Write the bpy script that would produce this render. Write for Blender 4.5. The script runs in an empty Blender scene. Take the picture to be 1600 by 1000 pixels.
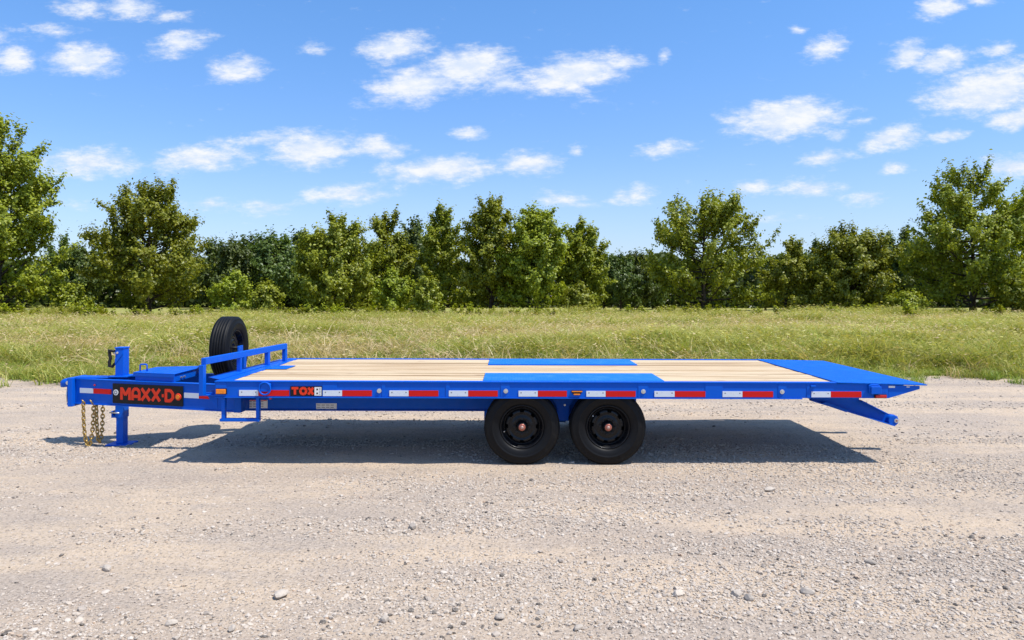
import bpy, math, random
import numpy as np
from mathutils import Vector, Matrix

R = math.radians
sc = bpy.context.scene
col = sc.collection

# ------------------------------------------------------------------ camera
D0 = 7.8            # metres from the camera to the near side of the deck
FPX = 1131.0        # focal length in photo pixels (photo is 1600 wide)
CAMH = 1.91
HOR = 452.0         # photo row of the horizon
cam_d = bpy.data.cameras.new('camera')
cam_d.sensor_width = 36.0
cam_d.lens = 36.0 * FPX / 1600.0
cam_d.shift_y = -(500.0 - HOR) / 1600.0
cam_d.clip_start = 0.1
cam_d.clip_end = 6000.0
cam = bpy.data.objects.new('camera', cam_d)
cam.location = (0.0, -D0, CAMH)
cam.rotation_euler = (R(90), 0, 0)
col.objects.link(cam)
sc.camera = cam

# ------------------------------------------------------------------ light
SUN_DIR = Vector((0.425, -0.19, 0.90)).normalized()     # towards the sun
SUN_EL = math.asin(SUN_DIR.z)
SUN_AZ = math.atan2(SUN_DIR.x, SUN_DIR.y)
sun_d = bpy.data.lights.new('sun', 'SUN')
sun_d.energy = 4.4
sun_d.angle = R(0.8)
sun_d.color = (1.0, 0.965, 0.91)
sun = bpy.data.objects.new('sun', sun_d)
sun.rotation_euler = SUN_DIR.to_track_quat('Z', 'Y').to_euler()
sun.location = SUN_DIR * 60
col.objects.link(sun)

vs = sc.view_settings
vs.view_transform = 'Standard'
vs.look = 'None'
vs.gamma = 1.0
vs.use_curve_mapping = False
vs.exposure = 0.42

# clouds in the part of the sky the photograph shows: centre, half sizes (photo pixels), tilt, density
CLOUDS = [
    (130, 92, 70, 32, 0, .95), (20, 92, 42, 26, 10, .85), (85, 50, 60, 18, 0, .45), (205, 10, 50, 24, 0, .8), (130, 12, 55, 20, 0, .7),
    (280, 68, 58, 24, 12, .8), (265, 26, 40, 14, 0, .5), (370, 110, 56, 24, 0, .85), (492, 75, 34, 16, 12, .5),
    (615, 76, 66, 30, 8, .9), (650, 132, 90, 34, 8, 1.0), (730, 104, 86, 36, 4, 1.05), (790, 132, 50, 22, 0, .8),
    (900, 114, 110, 34, 10, 1.05), (968, 100, 50, 18, 4, .8), (1036, 88, 14, 14, 0, .7), (600, 162, 90, 14, 0, .4), (910, 156, 50, 10, 0, .4),
    (140, 254, 110, 30, 0, .75), (310, 248, 100, 26, 4, .85), (410, 214, 56, 16, 8, .7), (485, 232, 76, 36, 6, 1.0), (590, 232, 58, 22, 0, .85),
    (690, 264, 110, 26, 3, .95), (825, 254, 66, 24, 0, .85), (732, 206, 32, 13, 0, .8), (540, 302, 90, 20, 3, .75), (340, 222, 40, 12, 0, .5),
    (330, 322, 50, 16, 0, .55), (420, 322, 64, 18, 0, .55), (880, 312, 56, 20, 0, .6), (990, 306, 52, 18, 6, .6), (908, 232, 16, 12, 0, .6),
    (1225, 186, 104, 36, 6, 1.1), (1040, 234, 64, 16, 5, .65), (1180, 290, 50, 16, 5, .65), (1268, 292, 62, 18, 0, .75), (1302, 212, 28, 13, 0, .7),
    (1395, 218, 66, 22, 12, .9), (1480, 212, 44, 12, 4, .8), (1290, 246, 60, 13, 8, .7), (1396, 262, 34, 14, 10, .65), (1355, 310, 46, 15, 6, .6),
    (1290, 76, 40, 24, 10, .75), (1420, 84, 44, 22, 20, .9), (1475, 94, 56, 24, 15, .9), (1555, 78, 32, 14, 8, .85), (1465, 10, 46, 22, 10, .9),
    (1540, 142, 115, 40, 8, 1.1), (1590, 184, 66, 22, 6, .95), (1580, 258, 66, 20, 8, .85), (1240, 46, 22, 10, 0, .5), (1540, 4, 40, 9, 0, .6),
    (1650, 110, 120, 40, 4, .9), (-80, 60, 110, 36, 0, .9), (1225, 342, 56, 12, 0, .4), (120, 322, 40, 12, 0, .35), (1345, 190, 34, 10, 0, .5)]

world = bpy.data.worlds.new('World')
sc.world = world
world.use_nodes = True
wt = world.node_tree
wt.nodes.clear()


def N(t, typ, **kw):
    n = t.nodes.new(typ)
    for k, v in kw.items():
        if k == 'ins':
            for kk, vv in v.items():
                n.inputs[kk].default_value = vv
        else:
            setattr(n, k, v)
    return n


def math_n(t, op, a, b=None, c=None, clamp=False):
    n = t.nodes.new('ShaderNodeMath')
    n.operation = op
    n.use_clamp = clamp
    for i, v in enumerate((a, b, c)):
        if v is None:
            continue
        if isinstance(v, (int, float)):
            n.inputs[i].default_value = v
        else:
            t.links.new(v, n.inputs[i])
    return n.outputs[0]


def mapr(t, v, a, b, c=0.0, d=1.0, smooth=True):
    n = t.nodes.new('ShaderNodeMapRange')
    n.interpolation_type = 'SMOOTHSTEP' if smooth else 'LINEAR'
    t.links.new(v, n.inputs[0])
    for i, x in enumerate((a, b, c, d)):
        n.inputs[1 + i].default_value = x
    return n.outputs[0]


def mixc(t, f, a, b, blend='MIX'):
    n = t.nodes.new('ShaderNodeMix')
    n.data_type = 'RGBA'
    n.blend_type = blend
    for s, v in ((0, f), (6, a), (7, b)):
        if isinstance(v, (int, float)):
            n.inputs[s].default_value = v
        elif isinstance(v, (tuple, list)):
            n.inputs[s].default_value = tuple(v) + ((1,) if len(v) == 3 else ())
        else:
            t.links.new(v, n.inputs[s])
    return n.outputs[2]


SKY_STRENGTH = 0.10
t = wt
tc = N(t, 'ShaderNodeTexCoord')
sky = N(t, 'ShaderNodeTexSky', sky_type='NISHITA', sun_disc=False, sun_elevation=SUN_EL, sun_rotation=SUN_AZ,
        altitude=0.0, air_density=1.0, dust_density=0.6, ozone_density=2.5)
sep = N(t, 'ShaderNodeSeparateXYZ')
t.links.new(tc.outputs['Generated'], sep.inputs[0])
dx, dy, dz = sep.outputs
ys = math_n(t, 'MAXIMUM', dy, 0.08)
uu = math_n(t, 'DIVIDE', dx, ys)
vv = math_n(t, 'DIVIDE', dz, ys)
uv = N(t, 'ShaderNodeCombineXYZ')
t.links.new(uu, uv.inputs[0])
t.links.new(vv, uv.inputs[1])
nz = N(t, 'ShaderNodeTexNoise', ins={'Scale': 16.0, 'Detail': 4.0, 'Roughness': 0.55})
t.links.new(uv.outputs[0], nz.inputs['Vector'])
off = N(t, 'ShaderNodeVectorMath', operation='MULTIPLY_ADD')
t.links.new(nz.outputs['Color'], off.inputs[0])
off.inputs[1].default_value = (0.040, 0.020, 0)
t.links.new(uv.outputs[0], off.inputs[2])
field = None
for (cx, cy, hx, hy, tilt, dens) in CLOUDS:
    m = N(t, 'ShaderNodeMapping', vector_type='TEXTURE')
    m.inputs['Location'].default_value = ((cx - 800) / FPX + .020, (HOR - cy) / FPX + .010, 0)
    m.inputs['Rotation'].default_value = (0, 0, R(tilt))
    m.inputs['Scale'].default_value = (1.25 * hx / FPX, 1.25 * hy / FPX, 1)
    t.links.new(off.outputs[0], m.inputs['Vector'])
    g = N(t, 'ShaderNodeTexGradient', gradient_type='SPHERICAL')
    t.links.new(m.outputs[0], g.inputs[0])
    s = math_n(t, 'MULTIPLY', g.outputs['Fac'], dens)
    field = s if field is None else math_n(t, 'MAXIMUM', field, s)
mp = N(t, 'ShaderNodeMapping')
mp.inputs['Scale'].default_value = (0.85, 2.1, 1.0)
mp.inputs['Rotation'].default_value = (0, 0, R(-14))
t.links.new(uv.outputs[0], mp.inputs['Vector'])
fb = N(t, 'ShaderNodeTexNoise', ins={'Scale': 26.0, 'Detail': 8.0, 'Roughness': 0.68})
t.links.new(mp.outputs[0], fb.inputs['Vector'])
fbc = math_n(t, 'SUBTRACT', fb.outputs['Fac'], 0.5)
fb3 = N(t, 'ShaderNodeTexNoise', ins={'Scale': 75.0, 'Detail': 5.0, 'Roughness': 0.6})
t.links.new(mp.outputs[0], fb3.inputs['Vector'])
f1 = math_n(t, 'MULTIPLY_ADD', fbc, 1.15, field)
f1 = math_n(t, 'MULTIPLY_ADD', math_n(t, 'SUBTRACT', fb3.outputs['Fac'], 0.5), 0.40, f1)
front = mapr(t, f1, 0.12, 0.78)
# other directions: unseen clouds on a flat layer, thickened for whiter fill light
zz = math_n(t, 'ADD', math_n(t, 'MAXIMUM', dz, 0.0), 0.12)
pl = N(t, 'ShaderNodeCombineXYZ')
t.links.new(math_n(t, 'DIVIDE', dx, zz), pl.inputs[0])
t.links.new(math_n(t, 'DIVIDE', dy, zz), pl.inputs[1])
f2 = N(t, 'ShaderNodeTexNoise', ins={'Scale': 2.6, 'Detail': 8.0, 'Roughness': 0.6})
t.links.new(pl.outputs[0], f2.inputs['Vector'])
rest = mapr(t, f2.outputs['Fac'], 0.50, 0.68)
au = math_n(t, 'ABSOLUTE', uu)
infr = math_n(t, 'MULTIPLY', mapr(t, au, 0.85, 1.0, 1, 0), mapr(t, vv, 0.45, 0.60, 1, 0))
infr = math_n(t, 'MULTIPLY', infr, mapr(t, dy, 0.1, 0.2))
cl = N(t, 'ShaderNodeMix', data_type='FLOAT')
t.links.new(infr, cl.inputs[0])
t.links.new(rest, cl.inputs[2])
t.links.new(front, cl.inputs[3])
cloud = math_n(t, 'MULTIPLY', cl.outputs[0], mapr(t, dz, 0.0, 0.12, 0.65, 1.0))
tint = mixc(t, 1.0, sky.outputs[0], mixc(t, mapr(t, dz, 0.04, 0.42), (0.95, 1.08, 1.42), (0.84, 1.27, 1.66)), 'MULTIPLY')
tint = mixc(t, mapr(t, dz, 0.0, 0.20, 0.28, 0.0), tint, (4.9, 5.9, 7.5))
shade = mapr(t, fb.outputs['Fac'], 0.40, 0.66)
ccol = mixc(t, shade, (5.6, 6.3, 7.6), (7.3, 7.4, 7.6))
fin = mixc(t, math_n(t, 'MULTIPLY', cloud, 0.96), tint, ccol)
bg = N(t, 'ShaderNodeBackground')
bg.inputs[1].default_value = SKY_STRENGTH
t.links.new(fin, bg.inputs[0])
wo = N(t, 'ShaderNodeOutputWorld')
t.links.new(bg.outputs[0], wo.inputs[0])


# ------------------------------------------------------------------ numpy noise
def vnoise(x, y, seed=0):
    x = np.asarray(x, float)
    y = np.asarray(y, float)
    xi = np.floor(x).astype(np.int64)
    yi = np.floor(y).astype(np.int64)
    fx, fy = x - xi, y - yi
    fx = fx * fx * (3 - 2 * fx)
    fy = fy * fy * (3 - 2 * fy)

    def h(a, b):
        n = (a * 374761393 + b * 668265263 + seed * 1442695041) & 0xffffffff
        n = ((n ^ (n >> 13)) * 1274126177) & 0xffffffff
        n = n ^ (n >> 16)
        return (n & 0xffff) / 65535.0
    a = h(xi, yi) * (1 - fx) + h(xi + 1, yi) * fx
    b = h(xi, yi + 1) * (1 - fx) + h(xi + 1, yi + 1) * fx
    return a * (1 - fy) + b * fy


def fbm(x, y, seed=0, o=4):
    s = 0
    a = 0.5
    for i in range(o):
        s = s + a * vnoise(np.asarray(x) * 2 ** i, np.asarray(y) * 2 ** i, seed + i * 17)
        a *= 0.5
    return s / (1 - 0.5 ** o)


# ------------------------------------------------------------------ materials
def principled(name, base, rough=0.5, metal=0.0, coat=0.0, spec=0.5):
    m = bpy.data.materials.new(name)
    m.use_nodes = True
    b = m.node_tree.nodes['Principled BSDF']
    b.inputs['Base Color'].default_value = tuple(base) + (1,)
    b.inputs['Roughness'].default_value = rough
    b.inputs['Metallic'].default_value = metal
    b.inputs['Coat Weight'].default_value = coat
    b.inputs['Coat Roughness'].default_value = 0.12
    b.inputs['Specular IOR Level'].default_value = spec
    return m, m.node_tree, b


def noise_n(t, scale, detail=4.0, rough=0.55, vec=None, coord='Object'):
    n = N(t, 'ShaderNodeTexNoise', ins={'Scale': scale, 'Detail': detail, 'Roughness': rough})
    if vec is None:
        vec = N(t, 'ShaderNodeTexCoord').outputs[coord]
    t.links.new(vec, n.inputs['Vector'])
    return n.outputs['Fac']


def bump(t, b, h, strength=0.3, dist=0.01):
    n = N(t, 'ShaderNodeBump', ins={'Strength': strength, 'Distance': dist})
    t.links.new(h, n.inputs['Height'])
    t.links.new(n.outputs[0], b.inputs['Normal'])


def worn(name, base, alt, rough=0.4, metal=0.0, coat=0.0, scale=9.0, lo=0.55, hi=0.8, bmp=0.0, dr=0.12):
    m, t, b = principled(name, base, rough, metal, coat, 0.5 if metal > 0.2 else 0.22)
    f = noise_n(t, scale, 6)
    k = mapr(t, f, lo, hi)
    t.links.new(mixc(t, k, base, alt), b.inputs['Base Color'])
    t.links.new(mapr(t, noise_n(t, scale * 2.3, 4), 0.3, 0.7, rough - dr, rough + dr), b.inputs['Roughness'])
    if bmp:
        bump(t, b, noise_n(t, scale * 14, 3), bmp, 0.004)
    return m


M = {}
BLUE = (0.0002, 0.092, 0.53)
M['blue'] = worn('blue_paint', BLUE, (0.0004, 0.098, 0.52), 0.5, 0.0, 0.03, 7)
M['blue'].node_tree.nodes['Principled BSDF'].inputs['Specular IOR Level'].default_value = 0.16

m, t, b = principled('blue_tread_plate', BLUE, 0.55, 0, 0, 0.12)
v = N(t, 'ShaderNodeTexCoord').outputs['Object']
k = mapr(t, noise_n(t, 5, 6, vec=v), 0.45, 0.8)
t.links.new(mixc(t, k, (0.0012, 0.100, 0.50), (0.004, 0.130, 0.52)), b.inputs['Base Color'])
hs = []
for ang in (45, -45):
    mp = N(t, 'ShaderNodeMapping')
    mp.inputs['Rotation'].default_value = (0, 0, R(ang))
    mp.inputs['Scale'].default_value = (1, 2.6, 1)
    t.links.new(v, mp.inputs[0])
    vo = N(t, 'ShaderNodeTexVoronoi', ins={'Scale': 22.0, 'Randomness': 0.0})
    t.links.new(mp.outputs[0], vo.inputs['Vector'])
    hs.append(mapr(t, vo.outputs['Distance'], 0.15, 0.4, 1, 0))
bump(t, b, math_n(t, 'MAXIMUM', hs[0], hs[1]), 0.5, 0.004)
M['tread'] = m
m2 = m.copy()  # lighter azure copy: sky reflection sheen painted into the base colour
m2.name = 'sky_sheen_tread_plate'
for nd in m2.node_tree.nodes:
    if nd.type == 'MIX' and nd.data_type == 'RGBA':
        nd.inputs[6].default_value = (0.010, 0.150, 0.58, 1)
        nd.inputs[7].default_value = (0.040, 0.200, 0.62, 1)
M['tread_sheen'] = m2

m, t, b = principled('pine_boards', (0.72, 0.52, 0.30), 0.62)
tcn = N(t, 'ShaderNodeTexCoord')
oi = N(t, 'ShaderNodeObjectInfo')
ov = N(t, 'ShaderNodeVectorMath', operation='MULTIPLY_ADD')
cmb = N(t, 'ShaderNodeCombineXYZ')
for i in range(3):
    t.links.new(oi.outputs['Random'], cmb.inputs[i])
t.links.new(cmb.outputs[0], ov.inputs[0])
ov.inputs[1].default_value = (37, 53, 19)
t.links.new(tcn.outputs['Object'], ov.inputs[2])
mp = N(t, 'ShaderNodeMapping')
mp.inputs['Scale'].default_value = (0.35, 16, 8)
t.links.new(ov.outputs[0], mp.inputs[0])
grain = noise_n(t, 2.2, 7, 0.62, mp.outputs[0])
mp2 = N(t, 'ShaderNodeMapping')
mp2.inputs['Scale'].default_value = (2.2, 9, 4)
t.links.new(ov.outputs[0], mp2.inputs[0])
kn = N(t, 'ShaderNodeTexVoronoi', ins={'Scale': 0.75})
t.links.new(mp2.outputs[0], kn.inputs['Vector'])
knot = mapr(t, kn.outputs['Distance'], 0.04, 0.16, 1, 0)
c = mixc(t, mapr(t, grain, 0.40, 0.64), (0.63, 0.475, 0.285), (0.38, 0.235, 0.105))
c = mixc(t, mapr(t, oi.outputs['Random'], 0, 1, 0, 0.55), c, (0.66, 0.53, 0.34))
c = mixc(t, math_n(t, 'MULTIPLY', knot, 0.75), c, (0.22, 0.11, 0.045))
gs = N(t, 'ShaderNodeSeparateXYZ')
t.links.new(tcn.outputs['Generated'], gs.inputs[0])
ed = math_n(t, 'ABSOLUTE', math_n(t, 'SUBTRACT', gs.outputs[1], 0.5))
edn = math_n(t, 'MULTIPLY_ADD', math_n(t, 'SUBTRACT', noise_n(t, 1.7, 5, 0.6, mp.outputs[0]), 0.5), 0.70, ed)
c = mixc(t, mapr(t, edn, 0.38, 0.50, 0, 0.9), c, (0.27, 0.15, 0.06))
t.links.new(c, b.inputs['Base Color'])
bump(t, b, grain, 0.25, 0.003)
M['wood'] = m

m, t, b = principled('tyre_rubber', (0.018, 0.018, 0.018), 0.55, spec=0.2)
k = mapr(t, noise_n(t, 7, 7, 0.65), 0.55, 0.80)
t.links.new(mixc(t, math_n(t, 'MULTIPLY', k, 0.45), (0.0045, 0.0045, 0.005), (0.040, 0.035, 0.028)), b.inputs['Base Color'])
bump(t, b, noise_n(t, 60, 3), 0.12, 0.003)
M['rubber'] = m
M['rim'] = worn('gloss_black_rim', (0.005, 0.005, 0.006), (0.012, 0.012, 0.013), 0.36, 0, 0.15, 12)
M['black'] = worn('black_plastic', (0.015, 0.015, 0.017), (0.03, 0.03, 0.03), 0.5, 0, 0, 14)
M['plate'] = worn('black_name_plate', (0.007, 0.008, 0.010), (0.014, 0.014, 0.016), 0.5, 0, 0.0, 14)
M['orange'] = worn('orange_lettering', (0.72, 0.040, 0.012), (0.66, 0.05, 0.02), 0.4, 0, 0, 20)
M['red_tape'] = worn('red_reflective_tape', (0.58, 0.006, 0.004), (0.50, 0.010, 0.006), 0.5, 0, 0.05, 40)
M['white_tape'] = worn('white_reflective_tape', (0.62, 0.66, 0.70), (0.52, 0.55, 0.59), 0.45, 0, 0.05, 40)
M['white'] = worn('white_sticker', (0.72, 0.72, 0.70), (0.55, 0.55, 0.55), 0.5, 0, 0, 30)
M['grey_ink'] = worn('grey_print', (0.22, 0.22, 0.24), (0.32, 0.32, 0.34), 0.6, 0, 0, 60)
M['amber'] = worn('amber_lens', (0.80, 0.22, 0.01), (0.70, 0.16, 0.01), 0.2, 0, 0.6, 30)
M['red_lens'] = worn('red_lens', (0.50, 0.012, 0.01), (0.42, 0.01, 0.01), 0.2, 0, 0.6, 30)
M['zinc'] = worn('zinc_steel', (0.62, 0.62, 0.60), (0.42, 0.42, 0.42), 0.38, 0.85, 0, 60)
M['gold'] = worn('yellow_zinc_chain', (0.40, 0.27, 0.085), (0.24, 0.15, 0.05), 0.42, 0.7, 0, 60)
M['hub'] = worn('copper_hub_cap', (0.36, 0.105, 0.065), (0.28, 0.08, 0.05), 0.38, 0.3, 0.3, 60)
M['hub_mid'] = worn('pale_hub_centre', (0.48, 0.31, 0.25), (0.40, 0.25, 0.2), 0.4, 0.3, 0, 60)


def leaf_material(name, c1, c2, c3):
    m = bpy.data.materials.new(name)
    m.use_nodes = True
    t = m.node_tree
    t.nodes.clear()
    at = N(t, 'ShaderNodeAttribute', attribute_name='tint')
    oi = N(t, 'ShaderNodeObjectInfo')
    c = mixc(t, mapr(t, at.outputs['Fac'], 0.0, 0.5, smooth=False), c1, c2)
    c = mixc(t, mapr(t, at.outputs['Fac'], 0.5, 1.0, smooth=False), c, c3)
    hsv = N(t, 'ShaderNodeHueSaturation')
    t.links.new(c, hsv.inputs['Color'])
    t.links.new(mapr(t, oi.outputs['Random'], 0, 1, 0.80, 1.16, False), hsv.inputs['Value'])
    t.links.new(mapr(t, oi.outputs['Random'], 0, 1, 0.488, 0.508, False), hsv.inputs['Hue'])
    d = N(t, 'ShaderNodeBsdfDiffuse')
    t.links.new(hsv.outputs[0], d.inputs[0])
    tr = N(t, 'ShaderNodeBsdfTranslucent')
    t.links.new(mixc(t, 1.0, hsv.outputs[0], (1.25, 1.2, 0.6), 'MULTIPLY'), tr.inputs[0])
    gl = N(t, 'ShaderNodeBsdfGlossy', ins={'Roughness': 0.45})
    gl.inputs[0].default_value = (0.5, 0.5, 0.5, 1)
    mx = N(t, 'ShaderNodeMixShader', ins={0: 0.36})
    t.links.new(d.outputs[0], mx.inputs[1])
    t.links.new(tr.outputs[0], mx.inputs[2])
    m2 = N(t, 'ShaderNodeMixShader', ins={0: 0.05})
    t.links.new(mx.outputs[0], m2.inputs[1])
    t.links.new(gl.outputs[0], m2.inputs[2])
    o = N(t, 'ShaderNodeOutputMaterial')
    t.links.new(m2.outputs[0], o.inputs[0])
    return m


M['leaf'] = leaf_material('green_leaves', (0.140, 0.185, 0.010), (0.250, 0.285, 0.015), (0.370, 0.385, 0.026))
M['leaf_bright'] = leaf_material('yellow_green_leaves', (0.165, 0.205, 0.011), (0.270, 0.305, 0.018), (0.370, 0.385, 0.034))
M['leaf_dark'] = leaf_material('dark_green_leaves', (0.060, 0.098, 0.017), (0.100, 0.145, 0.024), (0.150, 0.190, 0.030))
M['grass'] = leaf_material('green_grass', (0.095, 0.180, 0.022), (0.250, 0.320, 0.045), (0.46, 0.42, 0.12))
M['dry'] = leaf_material('dry_grass', (0.40, 0.31, 0.13), (0.52, 0.40, 0.185), (0.60, 0.47, 0.26))
M['bark'] = worn('brown_bark', (0.045, 0.034, 0.024), (0.09, 0.07, 0.05), 0.85, 0, 0, 3, 0.4, 0.7, bmp=0.4)

# gravel
m, t, b = principled('gravel', (0.446, 0.361, 0.298), 0.9, spec=0.2)
v = N(t, 'ShaderNodeTexCoord').outputs['Object']
mp = N(t, 'ShaderNodeMapping')
mp.inputs['Scale'].default_value = (0.30, 1.0, 1.0)
t.links.new(v, mp.inputs[0])
st = noise_n(t, 1.3, 6, 0.6, mp.outputs[0])
fine = noise_n(t, 42, 5, 0.7, v)
mid = noise_n(t, 6, 5, 0.6, v)
c = mixc(t, mapr(t, st, 0.36, 0.64), (0.384, 0.307, 0.238), (0.536, 0.407, 0.279))
mpt = N(t, 'ShaderNodeMapping')
mpt.inputs['Scale'].default_value = (0.10, 0.85, 1.0)
mpt.inputs['Rotation'].default_value = (0, 0, R(3))
t.links.new(v, mpt.inputs[0])
trk = noise_n(t, 1.0, 4, 0.55, mpt.outputs[0])
c = mixc(t, mapr(t, trk, 0.50, 0.66, 0, 0.55), c, (0.331, 0.259, 0.201))
c = mixc(t, mapr(t, mid, 0.50, 0.72, 0, 0.55), c, (0.357, 0.302, 0.254))
c = mixc(t, mapr(t, fine, 0.48, 0.66, 0, 0.75), c, (0.555, 0.453, 0.355))
c = mixc(t, mapr(t, fine, 0.46, 0.34, 0, 0.85), c, (0.223, 0.176, 0.137))
vo = N(t, 'ShaderNodeTexVoronoi', ins={'Scale': 48.0})
t.links.new(v, vo.inputs['Vector'])
sepc = N(t, 'ShaderNodeSeparateColor')
t.links.new(vo.outputs['Color'], sepc.inputs[0])
chip = math_n(t, 'MULTIPLY', mapr(t, vo.outputs['Distance'], 0.30, 0.42, 1, 0), mapr(t, sepc.outputs[0], 0.62, 0.72))
c = mixc(t, math_n(t, 'MULTIPLY', chip, 0.7), c, mixc(t, mapr(t, sepc.outputs[1], 0.2, 0.8), (0.215, 0.185, 0.161), (0.555, 0.461, 0.379)))
t.links.new(c, b.inputs['Base Color'])
hh = math_n(t, 'ADD', math_n(t, 'MULTIPLY', fine, 0.9), math_n(t, 'MULTIPLY', chip, 0.5))
bump(t, b, hh, 0.9, 0.02)
M['gravel'] = m

m, t, b = principled('gravel_stone', (0.490, 0.427, 0.344), 0.85, spec=0.25)
oi = N(t, 'ShaderNodeObjectInfo')
rmp = N(t, 'ShaderNodeValToRGB')
els = rmp.color_ramp.elements
els[0].position = 0.0
els[0].color = (0.060, 0.050, 0.044, 1)
els[1].position = 1.0
els[1].color = (0.54, 0.465, 0.385, 1)
for p_, c_ in ((0.05, (0.11, 0.095, 0.082, 1)), (0.08, (0.34, 0.285, 0.235, 1)), (0.45, (0.45, 0.375, 0.30, 1)), (0.80, (0.50, 0.42, 0.335, 1)), (0.82, (0.40, 0.26, 0.16, 1)), (0.84, (0.49, 0.415, 0.34, 1))):
    e = els.new(p_)
    e.color = c_
t.links.new(oi.outputs['Random'], rmp.inputs[0])
kf = noise_n(t, 1.6, 5)
t.links.new(mixc(t, mapr(t, kf, 0.35, 0.7, 0, 0.30), rmp.outputs[0], (0.50, 0.42, 0.33)), b.inputs['Base Color'])
M['stone'] = m

m, t, b = principled('field_soil', (0.14, 0.15, 0.05), 0.95, spec=0.1)
k = noise_n(t, 0.8, 7, 0.65)
k2 = noise_n(t, 9, 5, 0.6)
c = mixc(t, mapr(t, k, 0.4, 0.65), (0.22, 0.25, 0.05), (0.36, 0.30, 0.12))
c = mixc(t, mapr(t, k2, 0.5, 0.75, 0, 0.6), c, (0.36, 0.30, 0.19))
t.links.new(c, b.inputs['Base Color'])
bump(t, b, k2, 0.6, 0.05)
M['soil'] = m

m, t, b = principled('grey_stone', (0.42, 0.40, 0.385), 0.8, spec=0.3)
oi = N(t, 'ShaderNodeObjectInfo')
k = noise_n(t, 14, 6)
c = mixc(t, mapr(t, oi.outputs['Random'], 0, 1, 0, 1, False), (0.30, 0.255, 0.21), (0.60, 0.51, 0.41))
t.links.new(mixc(t, mapr(t, k, 0.35, 0.7, 0, 0.5), c, (0.30, 0.255, 0.21)), b.inputs['Base Color'])
bump(t, b, k, 0.4, 0.01)
M['loose_stone'] = m


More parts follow.
